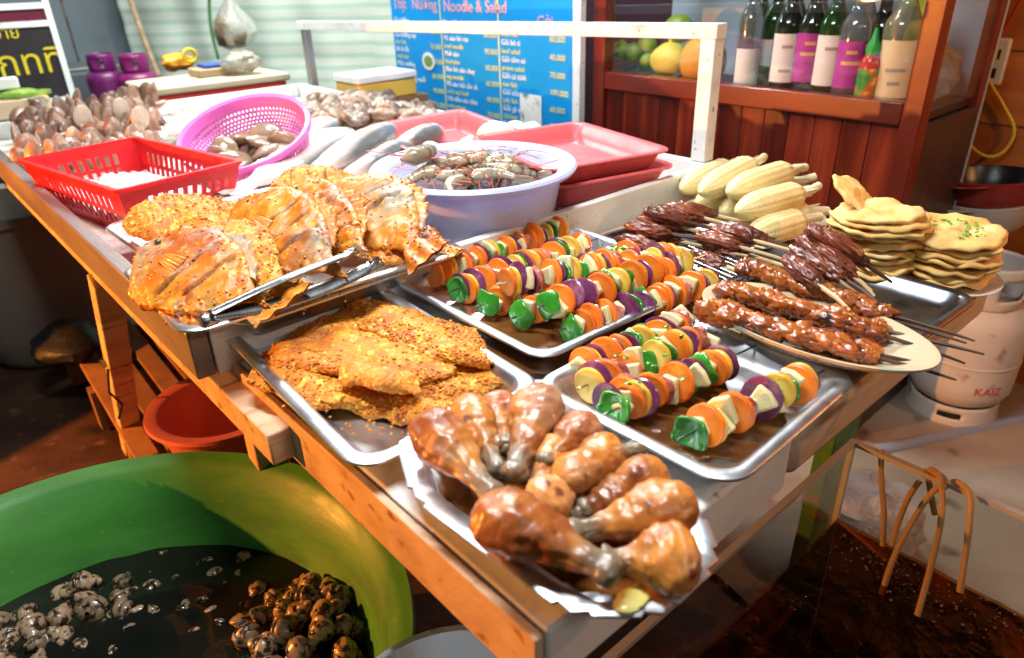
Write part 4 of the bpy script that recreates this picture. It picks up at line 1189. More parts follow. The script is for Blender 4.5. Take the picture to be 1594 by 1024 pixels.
def place_fish(a, b, za, zb, W, T, roll, lab, seed, m='fish', slash=(.38, .5, .62), gran=.0016, name="fried_fish", cat="fish", grp="fried fish heaped on the trays", tail=True, gf=160):
    pa, pb2 = at(*a, za), at(*b, zb)
    d = pb2 - pa
    q = fish_mb(d.length, W * 1.12, T * .70, seed, slash, gran, gf, tail)
    if name == "fried_fish": granules(q, 420 if m == 'crust' else 130, seed)
    o = build(name, q, MT[m], ang=180)
    put(o, (pa + pb2) / 2, basis(d, (0, 0, 1), roll))
    if name == "fried_fish" and m == 'fish' and slash:
        L, w_, t_ = d.length, W * 1.12, T * .70
        e = MB(); e.blob((-L * .385, w_ * .10, t_ * .34), (.0048, .0048, .0035), None, 1, .05, 1, 12, 8); build("eye", e, MT['fisheye'], o)
        for kk in (1, -1):                                     # spiny fins along back and belly
            e = MB()
            def fin(u, v):
                uu = (.30 if kk > 0 else .42) + (.46 if kk > 0 else .32) * u
                wu = w_ / 2 * (.20 + .80 * math.cos(math.pi / 2 * max(0, uu - .36) / .48) ** 1.05)
                hh = (.016 + .004 * math.sin(u * 40)) * math.sin(math.pi * min(1, u * 1.05)) ** .5
                return (L * (uu - .5) + .010 * v, kk * (wu * .93 + hh * v), .002 * math.sin(u * 60) * v - .004 * v)
            e.surf(fin, 50, 4)
            build("fin", e, MT['fish'], o, solid=.0016)
        e = MB(); e.surf(lambda u, v: (-L * .24 + L * .15 * u, w_ * (-.04 + (.10 + .10 * u) * (v - .5)), t_ * .52 + .004 * math.sin(3.1 * u) + .001 * math.sin(v * 30)), 14, 12); build("side_fin", e, MT['fish'], o, solid=.0015)
    return tag(o, lab, cat, grp)
place_fish((190, 352), (405, 318), .862, .862, .12, .05, .35, "flat crusted fish at the back left of the heap beside the red basket", 1, 'crust', None, .002)
place_fish((250, 372), (420, 345), .865, .868, .09, .045, .3, "crusted fish wedged behind the front slashed fish, just left of the centre", 2, 'crust', None, .002)
place_fish((420, 302), (590, 284), .878, .878, .12, .05, .4, "yellow spiced fish at the very back of the heap by the white sheet", 3, 'crust', (.5,), .002)
place_fish((215, 425), (425, 490), .868, .866, .095, .04, .15, "orange fish lying flat under the front one at the tray's near edge", 4, 'fish', None)
place_fish((310, 362), (455, 468), .888, .872, .11, .05, .45, "crusted yellow fish between the front slashed fish and the large middle one", 5, 'crust', None, .0025)
place_fish((222, 388), (420, 478), .900, .872, .125, .05, .52, "front fish with two dark slashes and greyish flank, left of the heap", 6, 'fish', (.44, .58), tail=False)
place_fish((368, 322), (540, 432), .912, .874, .13, .05, .62, "large middle fish with dark slashes leaning on the heap", 7, 'fish', (.38, .49, .60), tail=False)
place_fish((450, 298), (580, 408), .915, .880, .10, .05, .62, "slim fish with a pale slashed back right of the large middle fish", 8, 'fish', (.42, .54, .66), tail=False)
place_fish((530, 288), (668, 402), .918, .874, .125, .055, .5, "rightmost big fish with its orange tail bent towards the blue bowl", 9, 'fish', (.32, .44))
place_fish((560, 397), (700, 390), .856, .855, .07, .03, 0, "orange fish piece flat on the tray below the rightmost fish tail", 10, 'fish', None)
place_fish((600, 352), (712, 394), .870, .858, .06, .03, .2, "brownish tail piece at the right corner of the fish tray", 11, 'fish', None)

# ------------------------------------------------------------------ crumbed fillets
def fillet(a, b, za, zb, W, T, roll, lab, seed, bend=.0):
    pa, pb2 = at(*a, za), at(*b, zb)
    d = pb2 - pa
    L = d.length
    q = MB()
    at_ = []
    def fn(u, v):
        a_ = 2 * math.pi * v
        ca, sa = math.cos(a_), math.sin(a_)
        w = W / 2 * (min(1, (u * 7)) ** .5) * (min(1, (1 - u) * 3.2) ** .6) * (1 + .22 * fbm((u * 3 + seed, ca, seed), 2))
        y = w * (abs(ca) ** .6) * (1 if ca > 0 else -1)
        z = T / 2 * (abs(sa) ** .7) * (1 if sa > 0 else -1) * (.25 + .75 * min(1, u * 9) * min(1, (1 - u) * 5))
        p = Vector((L * (u - .5), y, z + bend * math.sin(u * 3.1) + .0035 * math.sin(y * 95 + seed + u * 4)))
        n1 = fbm(p * 26 + Vector((seed * 3.3, seed, 1)), 3)
        n2 = fbm(p * 230 + Vector((seed, 0, seed * 2)), 2)
        nrm = Vector((0, ca * T + 1e-5, sa * W + 1e-5)).normalized()
        p += nrm * ((.005 * n1 + .0018 * n2) * min(1, u * 6 + .2))
        at_.append(0)
        return p
    q.surf(fn, 190, 84, cv=True)
    q.attr = at_
    if seed != 7: granules(q, 700, seed + 50, .0009, .0021)
    o = build("fish_fillet", q, MT['crust'], ang=180)
    put(o, (pa + pb2) / 2, basis(d, (0, 0, 1), roll))
    return tag(o, lab, "fillet", "crumbed fillets in the steel tray")
fillet((540, 612), (760, 636), .788, .788, .075, .014, 0, "lowest crumbed fillet showing along the near side of the tray", 1)
fillet((600, 600), (795, 578), .794, .792, .095, .015, .05, "crumbed fillet whose ragged tail points at the skewer trays", 2)
fillet((425, 548), (622, 622), .794, .794, .125, .018, .02, "long crumbed fillet at the left front of the pile with a rounded end", 3, .002)
fillet((510, 490), (765, 565), .795, .795, .125, .018, .04, "crumbed fillet at the back of the pile by the tray's far side", 4, .003)
fillet((445, 524), (705, 585), .806, .804, .13, .018, 0, "broad crumbed fillet on top of the pile across the middle", 5, .003)
fillet((575, 488), (765, 568), .811, .804, .085, .017, -.05, "crumbed fillet topmost at the back with a lifted edge", 6, .004)
fillet((535, 572), (655, 608), .818, .814, .05, .016, -.1, "small smooth folded fillet piece on top at the front of the pile", 7, .003)

# crumbs scattered on the trays
cr = MB()
for k in range(150):
    c_ = RND.choice([(480, 450), (560, 425), (430, 470), (560, 660), (500, 630), (640, 650), (330, 470)])
    p = at(c_[0] + RND.gauss(0, 34), c_[1] + RND.gauss(0, 13), .80 if c_[1] > 500 else .848)
    r = U(.0008, .0022)
    cr.blob(p, (r * 1.3, r, r), None, k, .3, 2, 6, 4)
o = stuff(build("spice_crumbs", cr, MT['crust'])); o["label"] = "loose golden crumbs scattered on the fish trays"; o["category"] = "crumbs"

# ------------------------------------------------------------------ tongs
tg = thing("food_tongs", "long steel kitchen tongs lying across the fish tray edge", "tongs", tuple(at(325, 497, .872)))
base = at(325, 497, .872)
for k, (ex, ey, ez) in enumerate([(556, 398, .888), (592, 412, .872)]):
    tip = at(ex, ey, ez)
    d = tip - base
    M3 = basis(d, (0, 0, 1), -.35 if k == 0 else .1)
    L = d.length
    q = MB()
    def arm(u, v):
        w = .0125 + .004 * math.sin(u * math.pi) - (.002 if u > .9 else 0)
        a = -1.25 + 2.5 * v
        return (L * u, w * math.sin(a) * 1.05, (-.012 if k else .004) * math.sin(u * math.pi) + .010 * math.cos(a) + (.003 * math.sin(v * 22) if u > .93 else 0))
    q.surf(arm, 40, 14)
    o = build("arm", q, MT['tong'], ang=60, solid=.0015)
    q2 = [base + M3 @ v.co for v in o.data.vertices]
    for v, c_ in zip(o.data.vertices, q2): v.co = c_ - tg.location
    o.parent = tg
M3 = basis(at(575, 405, .88) - base)
q = MB(); q.lathe([(.001, -.010), (.007, -.010), (.009, -.007), (.009, .007), (.007, .010), (.001, .010)], 16, Matrix.Rotation(math.pi / 2, 4, 'Y'))
o = build("spring_end", q, MT['tong'], tg); o.matrix_local = M3.to_4x4()
# small grill rack in front of the minced meat sticks
gr = MB()
gc, gw, gh, ga = quad([(1062, 392), (1082, 384), (1150, 425), (1128, 437)], .812)
def gp(u, v): 
    c_, s_ = math.cos(ga), math.sin(ga)
    x, y = gw * 2.4 * (u - .5), gh * 1.1 * (v - .5)
    return Vector((gc.x + c_ * x - s_ * y, gc.y + s_ * x + c_ * y, .8145))
gr.tube([gp(0, 0), gp(1, 0), gp(1, 1), gp(0, 1), gp(0, 0)], .0018, 6)
for k in range(1, 7): gr.tube([gp(k / 7, 0), gp(k / 7, 1)], .0012, 5)
tag(build("grill_rack", gr, MT['tong']), "small steel wire grill rack between the skewers and the minced meat sticks", "rack")

# ------------------------------------------------------------------ vegetable skewers
MT['carrot'] = mat("carrot", [(.76, .14, .008), (.86, .21, .014)], 30, rough=.35, bump=.25, bscale=120, coat=.35, sss=.15, rvar=.12, cut=(.88, .26, .03), specks=[((.55, .10, .008), 40, .64, .72)])
MT['ycarrot'] = mat("yellow_root", [(.66, .36, .03), (.78, .48, .06)], 26, rough=.35, bump=.25, bscale=120, coat=.35, sss=.15, rvar=.12, cut=(.86, .60, .14))
MT['potato'] = mat("pale_pineapple", [(.68, .58, .24), (.80, .74, .46)], 26, rough=.35, bump=.25, bscale=90, coat=.35, sss=.2, rvar=.1)
MT['onion'] = mat("red_onion", [(.09, .015, .06), (.17, .035, .11), (.42, .26, .34)], 28, rough=.25, coat=.5, contrast=(.3, .8), rvar=.2)
MT['pepper'] = mat("green_pepper", [(.015, .15, .012), (.04, .28, .02)], 22, rough=.22, coat=.6, rvar=.25)
MT['pepper_in'] = mat("pepper_flesh", [(.38, .55, .16), (.50, .62, .26)], 22, rough=.35, coat=.3)
MT['pinkmeat'] = mat("raw_pink_meat", [(.24, .035, .035), (.42, .10, .08), (.55, .25, .2)], 30, rough=.3, bump=.3, bscale=80, coat=.5, sss=.15, rvar=.2)
MT['stick'] = mat("bamboo_stick", [(.50, .33, .15), (.66, .48, .26)], 20, rough=.5, rvar=.2)
MT['char'] = mat("charred_stick", [(.03, .016, .01), (.12, .06, .03)], 30, rough=.5)
MX = Matrix.Rotation(math.pi / 2, 4, 'Y')
def disc_mb(r, h, seed, cone=0):
    q = MB()
    f = lambda p, i, k: Vector((p.x * (1 + .06 * fbm((math.cos(k * .262) + seed, math.sin(k * .262), seed))), p.y * (1 + .06 * fbm((math.cos(k * .262) + seed, math.sin(k * .262), seed + 3))), p.z + cone * (p.x ** 2 + p.y ** 2)))
    q.attr = [v for v in (1, 1, .0, 0, 0, 0, 1, 1) for _ in range(24)] if not cone else []
    q.lathe([(.0005, h / 2 + .0006), (r * .5, h / 2 + .0002), (r * .93, h / 2), (r, h / 2 - .0012), (r, -h / 2 + .0012), (r * .93, -h / 2), (r * .5, -h / 2), (.0005, -h / 2)], 24, MX, f)
    return q
def wedge_mb(r, h, seed):
    q = MB()
    out = [(0 - r * .55, -r * .35), (r * .9, -r * .75), (r * 1.05, 0), (r * .85, r * .8), (-r * .5, r * .45)]
    q.prism(out, -h / 2, h / 2)
    q.v = [MX @ (v * (1 + .12 * fbm(v * 60 + Vector((seed, seed, 0))))) for v in q.v]
    return q
def pepper_mb(r, seed):
    q = MB()
    def pf(u, v):
        a = 2 * math.pi * u
        ca, sa = math.cos(a), math.sin(a)
        k = 1 / (abs(ca) ** 3.2 + abs(sa) ** 3.2) ** (1 / 3.2) * (1 + .14 * fbm((ca * 1.2 + seed * 3, sa * 1.2, seed)))
        y, z = .86 * r * k * v * ca, .80 * r * k * v * sa
        return (.005 - 26 * y * y - 9 * z * z + .0012 * fbm((y * 90, z * 90, seed)), y, z)
    q.surf(pf, 28, 8, cu=True)
    return q
pieces = {}
def pc_obj(kind, v):
    """one mesh per kind and variant, reused by every skewer"""
    key = (kind, v)
    if key not in pieces:
        if kind == 'carrot_slice': mb, m = disc_mb(.0215 + .0015 * v, .0065, v), MT['carrot']
        elif kind == 'root_slice': mb, m = disc_mb(.0225 - .001 * v, .0062, v + 9), MT['ycarrot']
        elif kind == 'onion_slice': mb, m = disc_mb(.0218 + .001 * v, .0028, v + 20, cone=(-1) ** v * 5), MT['onion']
        elif kind == 'pineapple_chunk': mb, m = wedge_mb(.021, .0095, v), MT['potato']
        elif kind == 'pepper_piece': mb, m = pepper_mb(.021, v), MT['pepper']
        else: mb, m = MB().blob((0, 0, 0), (.009, .019, .018), None, v + 3, .25, 1.8, 18, 12), MT['pinkmeat']
        o = build(kind, mb, m, ang=(80 if kind == 'pepper_piece' else 35))
        pieces[key] = o.data
        mods = kind == 'pepper_piece'
        COL.objects.unlink(o)
        bpy.data.objects.remove(o)
    o = bpy.data.objects.new(kind, pieces[key])
    COL.objects.link(o)
    if kind == 'pepper_piece':
        md = o.modifiers.new("solid", 'SOLIDIFY'); md.thickness = .0035
    if kind == 'pineapple_chunk':
        md = o.modifiers.new("bevel", 'BEVEL'); md.width = .003; md.segments = 3; md.limit_method = 'ANGLE'
    return o
PAT = ['pepper_piece', 'pineapple_chunk', 'carrot_slice', 'root_slice', 'onion_slice', 'pineapple_chunk', 'carrot_slice', 'pinkmeat_piece', 'pineapple_chunk', 'carrot_slice', 'onion_slice', 'pepper_piece', 'pineapple_chunk', 'root_slice']
THK = {'pepper_piece': .008, 'pineapple_chunk': .012, 'carrot_slice': .0078, 'root_slice': .0075, 'onion_slice': .0048, 'pinkmeat_piece': .014}
def skewer(a, b, za, zb, lab, seed, grp, start=0, ext=.05, metal=True):
    r_ = random.Random(seed)
    pa, pb2 = at(*a, za), at(*b, zb)
    d = pb2 - pa
    L = d.length
    s = thing("vegetable_skewer", lab, "skewer", group=grp)
    put(s, pa, basis(d))
    q = MB(); q.tube([(-.012, 0, 0), (L + ext, 0, 0)], .0013, 6); build("stick", q, MT['tong'] if metal else MT['stick'], s)
    x, k = .002, start
    while x < L:
        kd = PAT[k % len(PAT)]
        if r_.random() < .16: kd = r_.choice(['carrot_slice', 'pineapple_chunk', 'onion_slice'])
        nm = 'meat_piece' if kd == 'pinkmeat_piece' else kd
        o = pc_obj(nm, r_.randrange(3))
        o.parent = s
        o.location = (x + THK[kd] / 2, r_.uniform(-.003, .003), r_.uniform(-.003, .003))
        if kd == 'pineapple_chunk': rx = r_.uniform(0, 6.28)
        elif kd == 'pepper_piece': rx = r_.uniform(-.8, .8); o.scale = (-1 if r_.random() < .8 else 1, 1, r_.uniform(.8, 1.1))
        else: rx = r_.uniform(0, 6.28)
        o.rotation_euler = Euler((0, .12 + r_.uniform(-.14, .14), .26 + r_.uniform(-.16, .16)), 'XYZ').to_matrix().__matmul__(Matrix.Rotation(rx, 3, 'X')).to_euler()
        if kd != 'pepper_piece': 
            sc = r_.uniform(.88, 1.08); o.scale = (1, sc, sc)
        x += THK[kd] + .0004
        k += 1
    return s
g1, g2 = "vegetable skewers in the middle tray", "vegetable skewers in the front tray"
skewer((668, 428), (872, 356), .806, .806, "vegetable skewer along the back edge of the middle tray by the white stall rim", 1, g1, 0)
skewer((706, 452), (905, 380), .806, .806, "vegetable skewer second from the back edge of the middle tray", 2, g1, 0)
skewer((752, 474), (985, 392), .806, .806, "vegetable skewer through the centre of the middle tray, lying under the raised one", 3, g1, 0)
skewer((784, 440), (1050, 398), .842, .834, "vegetable skewer raised on top of the others with a big round carrot end", 4, g1, 2)
skewer((806, 492), (1010, 418), .806, .806, "vegetable skewer third from the front of the middle tray", 5, g1, 0)
skewer((848, 475), (1072, 405), .835, .826, "vegetable skewer second from the front of the middle tray, propped up slightly", 6, g1, 0)
skewer((882, 510), (1104, 440), .806, .806, "vegetable skewer nearest the front edge of the middle tray", 7, g1, 0)
skewer((892, 575), (1070, 500), .806, .806, "vegetable skewer along the back edge of the front tray", 8, g2, 1)
skewer((912, 600), (1094, 526), .806, .806, "vegetable skewer second from the back of the front tray", 9, g2, 3, ext=.075)
skewer((945, 625), (1000, 602), .806, .806, "very short skewer end poking out between the front tray's skewers", 10, g2, 4, ext=.01)
skewer((952, 640), (1128, 560), .806, .806, "vegetable skewer third from the back of the front tray, nearest the lone one", 11, g2, 0, ext=.06)
skewer((1068, 678), (1250, 592), .806, .806, "lone vegetable skewer on the right of the front tray starting with green and white chunks", 12, g2, 0, ext=.045)
# parsley bits on the skewers
pbm = MB()
for k in range(26):
    p = at(U(880, 1010), U(380, 430), .845) if k < 16 else at(U(960, 1080), U(500, 600), .835)
    pbm.blob(p, (.004, .003, .0015), basis((U(-1, 1), U(-1, 1), U(-.4, .4))), k, .4, 2, 8, 5)
o = stuff(build("chopped_herbs", pbm, MT['pepper'])); o["label"] = "bits of chopped green herb sprinkled over the skewers"; o["category"] = "herbs"
# ------------------------------------------------------------------ minced meat sticks
MT['mince'] = mat("glazed_minced_meat", [(.07, .015, .008), (.19, .042, .018), (.30, .085, .035)], 26, rough=.28, bump=.6, bscale=90, bdist=.003, coat=.6, rvar=.2)
mince = []
for v in range(3):
    q = MB()
    q.blob((.036, 0, 0), (.038, .0135, .0125), None, v + 2, .30, 4.0, 34, 24, 3)
    mince.append(q)
def mince_stick(a, b, za, zb, lab, grp, v):
    pa, pb2 = at(*a, za), at(*b, zb)
    d = pb2 - pa
    s = thing("minced_meat_stick", lab, "meat stick", group=grp)
    put(s, pa, basis(d, (0, 0, 1), U(-2, 2)))
    build("meat", mince[v % 3], MT['mince'], s, ang=180)
    q = MB(); q.tube([(.06, 0, 0), (d.length * .8, .002, 0), (d.length, 0, 0)], [.0035, .003, .002], 7); build("stick", q, MT['stick'] if v % 4 else MT['char'], s)
b1, b2, b3 = "minced meat sticks in the heap beside the stall rim", "minced meat sticks in the middle heap below the corn", "minced meat sticks on top of the grilled meat plate"
k = 0
for (x, y, z) in [(962, 372, .814), (985, 350, .816), (1000, 362, .814), (1022, 345, .816), (975, 352, .836), (995, 340, .838), (1018, 336, .838), (1040, 330, .832), (1005, 328, .856), (1030, 322, .856), (1050, 322, .846)]:
    mince_stick((x, y), (x + 165 + U(-14, 14), y + 40 + U(-8, 8)), z, .808 + U(0, .012), "dark red minced meat stick in the heap nearest the white stall rim", b1, k); k += 1
for (x, y, z) in [(1070, 395, .814), (1088, 378, .816), (1108, 376, .816), (1085, 366, .834), (1105, 356, .836), (1125, 352, .836), (1140, 362, .826)]:
    mince_stick((x, y), (x + 150 + U(-14, 14), y + 45 + U(-8, 8)), z, .808 + U(0, .012), "dark red minced meat stick in the middle heap just below the corn", b2, k); k += 1

# ------------------------------------------------------------------ plate of grilled meat skewers
q = MB()
q.lathe([(.002, .006), (.095, .006), (.12, .012), (.152, .024), (.158, .024), (.157, .020), (.125, .006), (.10, 0), (.002, 0)], 64)
pp = at(1215, 500, .80)
o = build("oval_plate", q, mat("cream_glazed_plate", [(.50, .38, .22), (.62, .52, .36)], 6, rough=.25, coat=.4, specks=[((.20, .36, .34), 9, .6, .68)]))
o.location = (.785, .350, .8065); o.scale = (.52, .94, 1); o.rotation_euler = (0, 0, -.02)
tag(o, "cream oval plate with faint patterned rim under the grilled meat skewers", "plate")
MT['grilled'] = mat("charred_glazed_meat", [(.07, .013, .005), (.26, .055, .010), (.44, .12, .016), (.12, .024, .008)], 30, rough=.25, bump=.5, bscale=80, bdist=.003, coat=.8, rvar=.15,
                  specks=[((.03, .012, .008), 50, .6, .68), ((.6, .34, .12), 120, .68, .74)])
gm = []
for v in range(3):
    q = MB()
    r_ = random.Random(40 + v)
    x = .0
    while x < .190:
        q.blob((x + .010, r_.uniform(-.004, .004), r_.uniform(-.003, .003)), (.0165 * r_.uniform(.9, 1.2), .0118 * r_.uniform(.85, 1.25), .0108 * r_.uniform(.85, 1.2)), None, x * 900 + v, .42, 3.4, 20, 14, 3)
        x += .0145
    gm.append(q)
def grilled(a, b, za, zb, lab, v):
    pa, pb2 = at(*a, za), at(*b, zb)
    d = pb2 - pa
    s = thing("grilled_meat_skewer", lab, "skewer", group="grilled meat skewers on the oval plate")
    put(s, pa, basis(d, (0, 0, 1), U(-1, 1)))
    build("meat", gm[v % 3], MT['grilled'], s, ang=180)
    L = d.length
    q = MB(); q.tube([(0, 0, 0), (.2, 0, 0), (L * .9, .004, 0), (L, .006, -.002)], [.0026, .0026, .0022, .0012], 7)
    build("stick", q, MT['char'], s)
grilled((1085, 483), (1490, 590), .834, .818, "grilled meat skewer lowest on the plate, nearest the front tray", 0)
grilled((1100, 476), (1450, 578), .822, .816, "short sticked grilled meat skewer tucked behind the lowest row", 1)
grilled((1120, 446), (1505, 560), .838, .822, "grilled meat skewer in the middle row with the longest bare stick end", 2)
grilled((1128, 448), (1530, 556), .824, .824, "grilled meat skewer behind the middle row whose tip reaches farthest right", 0)
grilled((1152, 412), (1515, 534), .842, .824, "glossy grilled meat skewer in the back row, topmost on the plate", 1)
grilled((1160, 414), (1500, 540), .826, .822, "grilled meat skewer hidden behind the back row under the minced meat", 2)
for (x, y, z) in [(1222, 402, .862), (1232, 388, .866), (1256, 394, .862), (1244, 370, .884), (1266, 376, .882), (1258, 354, .902), (1278, 360, .898)]:
    mince_stick((x, y), (x + 105 + U(-10, 10), y + 78 + U(-8, 8)), z, .83 + U(0, .012), "dark red minced meat stick piled on top of the grilled meat skewers", b3, k); k += 1

# ------------------------------------------------------------------ corn
MT['corn'] = mat("pale_corn_kernels", [(.72, .58, .24), (.82, .72, .40)], 40, rough=.35, bump=.15, bscale=60, coat=.25, sss=.15, rvar=.06)
MT['husk'] = mat("corn_stem", [(.60, .52, .28), (.70, .64, .42)], 20, rough=.6, bump=.3, bscale=60)
def corn_mb(L, R):
    q = MB()
    def fn(u, v):
        a = 2 * math.pi * v
        r = R * ((1 - (1 - min(1, u / .42)) ** 2.2) ** .62 if u > 0 else .001) * (1 - .10 * u) * (min(1, (1.012 - u) * 5) ** .5)
        r *= 1 + .045 * abs(math.sin(a * 7)) + .03 * abs(math.sin(u * L * 430 + (1.57 if int(v * 14) % 2 else 0)))
        return (L * u, r * math.cos(a), r * math.sin(a))
    q.surf(fn, 110, 84, cv=True)
    return q
ears = [((1060, 295), (1140, 256), .815, .815, "corn cob at the far left of the heap, half hidden at the back", 0),
        ((1085, 316), (1175, 282), .813, .815, "corn cob lying low between the left cobs", 0),
        ((1122, 330), (1205, 300), .813, .815, "corn cob low in front under the big cob", 0),
        ((1165, 368), (1250, 342), .815, .815, "lowest corn cob at the front right of the plate", 1),
        ((1180, 345), (1258, 330), .813, .813, "corn cob squeezed behind the lowest right one", 1),
        ((1090, 300), (1192, 245), .856, .862, "corn cob highest at the back with its stem pointing up", 1),
        ((1132, 300), (1232, 265), .858, .858, "big pale corn cob on top in the middle of the heap", 1),
        ((1146, 330), (1250, 300), .848, .848, "corn cob on top at the right with a bent stem", 1),
        ((1150, 290), (1235, 282), .826, .83, "corn cob under the big middle one showing only its stem", 1)]
for a, b, za, zb, lab, stem in ears:
    pa, pb2 = at(*a, za), at(*b, zb)
    d = pb2 - pa
    s = thing("corn_cob", lab, "corn", group="corn cobs on the plate")
    put(s, pa, basis(d, (0, 0, 1), U(0, 6)))
    L = min(d.length, .23)
    build("kernels", corn_mb(L, .0265), MT['corn'], s, ang=180)
    q = MB(); q.tube([(L * .97, 0, 0), (L + .02, 0, 0), (L + .045, .003, .004)], [.010, .0085, .008], 10)
    for kk in range(3): q.tube([(L * .99, .008 * math.cos(kk * 2.1), .008 * math.sin(kk * 2.1)), (L + .03, .011 * math.cos(kk * 2.1), .011 * math.sin(kk * 2.1))], [.004, .001], 5)
    build("stem", q, MT['husk'], s)
q = MB(); q.lathe([(.002, .005), (.10, .005), (.135, .016), (.14, .016), (.11, 0), (.002, 0)], 48)
cpt = at(1165, 345, .78)
tag(build("dinner_plate", q, plain("pale_plate", (.72, .64, .5), .3), loc=(cpt.x, cpt.y, .776)), "pale plate under the heap of corn cobs", "plate")

# ------------------------------------------------------------------ stacks of flat rice cakes
MT['cake'] = mat("toasted_rice_cake", [(.66, .32, .055), (.82, .53, .17), (.86, .66, .32)], 22, rough=.6, bump=.5, bscale=110, bdist=.003, sss=.1, specks=[((.45, .18, .03), 16, .62, .74)], rvar=.1)  # toasted tone, with warm lamplight on the sides tinted into it
def cake_mb(R, seed, wav=.006):
    q = MB()
    def top(u, v, sgn):
        a = 2 * math.pi * u
        rr = R * (1 + .09 * fbm((math.cos(a) * 2.2 + seed, math.sin(a) * 1.6, seed), 3) + .025 * math.sin(a * 9 + seed) + .025 * fbm((math.cos(a) * 7, math.sin(a) * 7, seed))) * v
        x, y = rr * math.cos(a), rr * math.sin(a)
        z = wav * fbm((x * 26 + seed, y * 26, seed), 2) + .0012 * fbm((x * 160, y * 160, seed), 2)
        return x, y, z + sgn * .0050 * (1 - v ** 6) ** .5
    def fn(u, v):
        if v < .5: return top(u, min(1, v * 2), 1)
        return top(u, max(0.001, 2 - v * 2), -1)
    q.surf(fn, 60, 32, cu=True)
    return q
def stack(cx, cy, z0, n, R, labs, grp, dx=0, dy=0, dz=.0105):
    out = []
    for k in range(n):
        o = build("rice_cake", cake_mb(R * U(.9, 1.06), cx * 7 + k * 1.7, .0075), MT['cake'], ang=180)
        o.location = (cx + dx * k + U(-.006, .006), cy + dy * k + U(-.006, .006), z0 + dz * k)
        o.rotation_euler = (U(-.06, .06), U(-.06, .06), U(0, 6))
        tag(o, labs[k], "rice cake", grp)
        out.append(o)
    return out
ordn = ["lowest", "second", "third", "fourth", "fifth", "sixth", "seventh", "eighth", "ninth"]
p = at(1345, 425, .782); 
stack(p.x + .025, p.y - .005, .788, 10, .070, ["plain toasted rice cake, %s from the bottom of the left stack" % ordn[k] if k < 9 else "topmost ruffled rice cake of the left stack by the corn" for k in range(10)], "rice cakes in the left stack", -.002, .001)
o = build("rice_cake", cake_mb(.05, 77, .006), MT['cake'], ang=180)
pt = at(1335, 308, .892); o.location = pt; o.rotation_euler = (.5, -.5, 1)
tag(o, "torn rice cake piece standing on edge on top of the left stack", "rice cake", "rice cakes in the left stack")
p = at(1462, 428, .784)
q = MB(); q.lathe([(.002, .004), (.07, .004), (.083, .010), (.085, .010), (.07, 0), (.002, 0)], 40)
tag(build("dinner_plate", q, plain("pale_plate", (.74, .70, .62), .3), loc=(p.x, p.y, .776)), "small pale plate under the rice cake stack with chopped greens", "plate")
tops = stack(p.x, p.y, .790, 7, .070, ["rice cake %s from the bottom of the right stack on the small plate" % ordn[k] if k < 6 else "top rice cake of the right stack sprinkled with chopped spring onion" for k in range(7)], "rice cakes in the right stack", .001, -.001)
q = MB()
for k in range(46):
    a, r = U(0, 6.28), .045 * U(0, 1) ** .5
    q.blob((r * math.cos(a), r * math.sin(a), .006), (U(.002, .005), .0022, .0012), basis((U(-1, 1), U(-1, 1), U(-.2, .2))), k, .3, 2, 8, 5)
o = build("chopped_spring_onion", q, mat("spring_onion_green", [(.08, .30, .02), (.22, .48, .06)], 40, rough=.4), tops[-1])

# ------------------------------------------------------------------ blue bowl of prawns
bc = Vector((.795, 1.02, .786))
q = MB(); q.lathe([(.002, .004), (.125, .004), (.135, .012), (.158, .115), (.166, .124), (.186, .127), (.190, .122), (.187, .116), (.170, .114), (.162, .106), (.140, .0), (.002, -.002)], 80)
tag(build("plastic_bowl", q, MT['lav_plastic'], loc=bc, ang=50), "large lavender blue plastic bowl full of prawns by the white rim", "bowl")
MT['prawn'] = mat("tiger_prawn_shell", [(.13, .10, .06), (.30, .25, .16), (.40, .33, .22)], 18, rough=.25, bump=.2, bscale=60, coat=.6, sss=.1, cut=(.10, .085, .06), rvar=.25)
MT['feeler'] = plain("reddish_feelers", (.50, .13, .07), .4)
def prawn_mb(L, R, seed):
    q = MB(); at_ = []
    def fn(u, v):
        a = 2 * math.pi * v
        ang = -.5 + 1.7 * u
        cr_ = L / 1.9
        cx, cz = cr_ * math.sin(ang), cr_ * (math.cos(ang) - 1)
        r = R * (min(1, u * 5 + .15)) * (1 - .62 * u) * (min(1, (1.02 - u) * 14))
        seg = (u * 8) % 1.0
        r *= 1 + .10 * (1 - seg) if u > .3 else 1
        at_.append(.9 if (seg > .72 and u > .28 and math.cos(a) > -.6) else 0.0)
        n_ = Vector((math.sin(ang), 0, math.cos(ang)))
        return Vector((cx, 0, cz)) + Vector((0, 1, 0)) * (r * .8 * math.sin(a)) + n_ * (r * math.cos(a))
    q.surf(fn, 58, 16, cv=True)
    e = len(at_)
    q.attr = at_
    return q
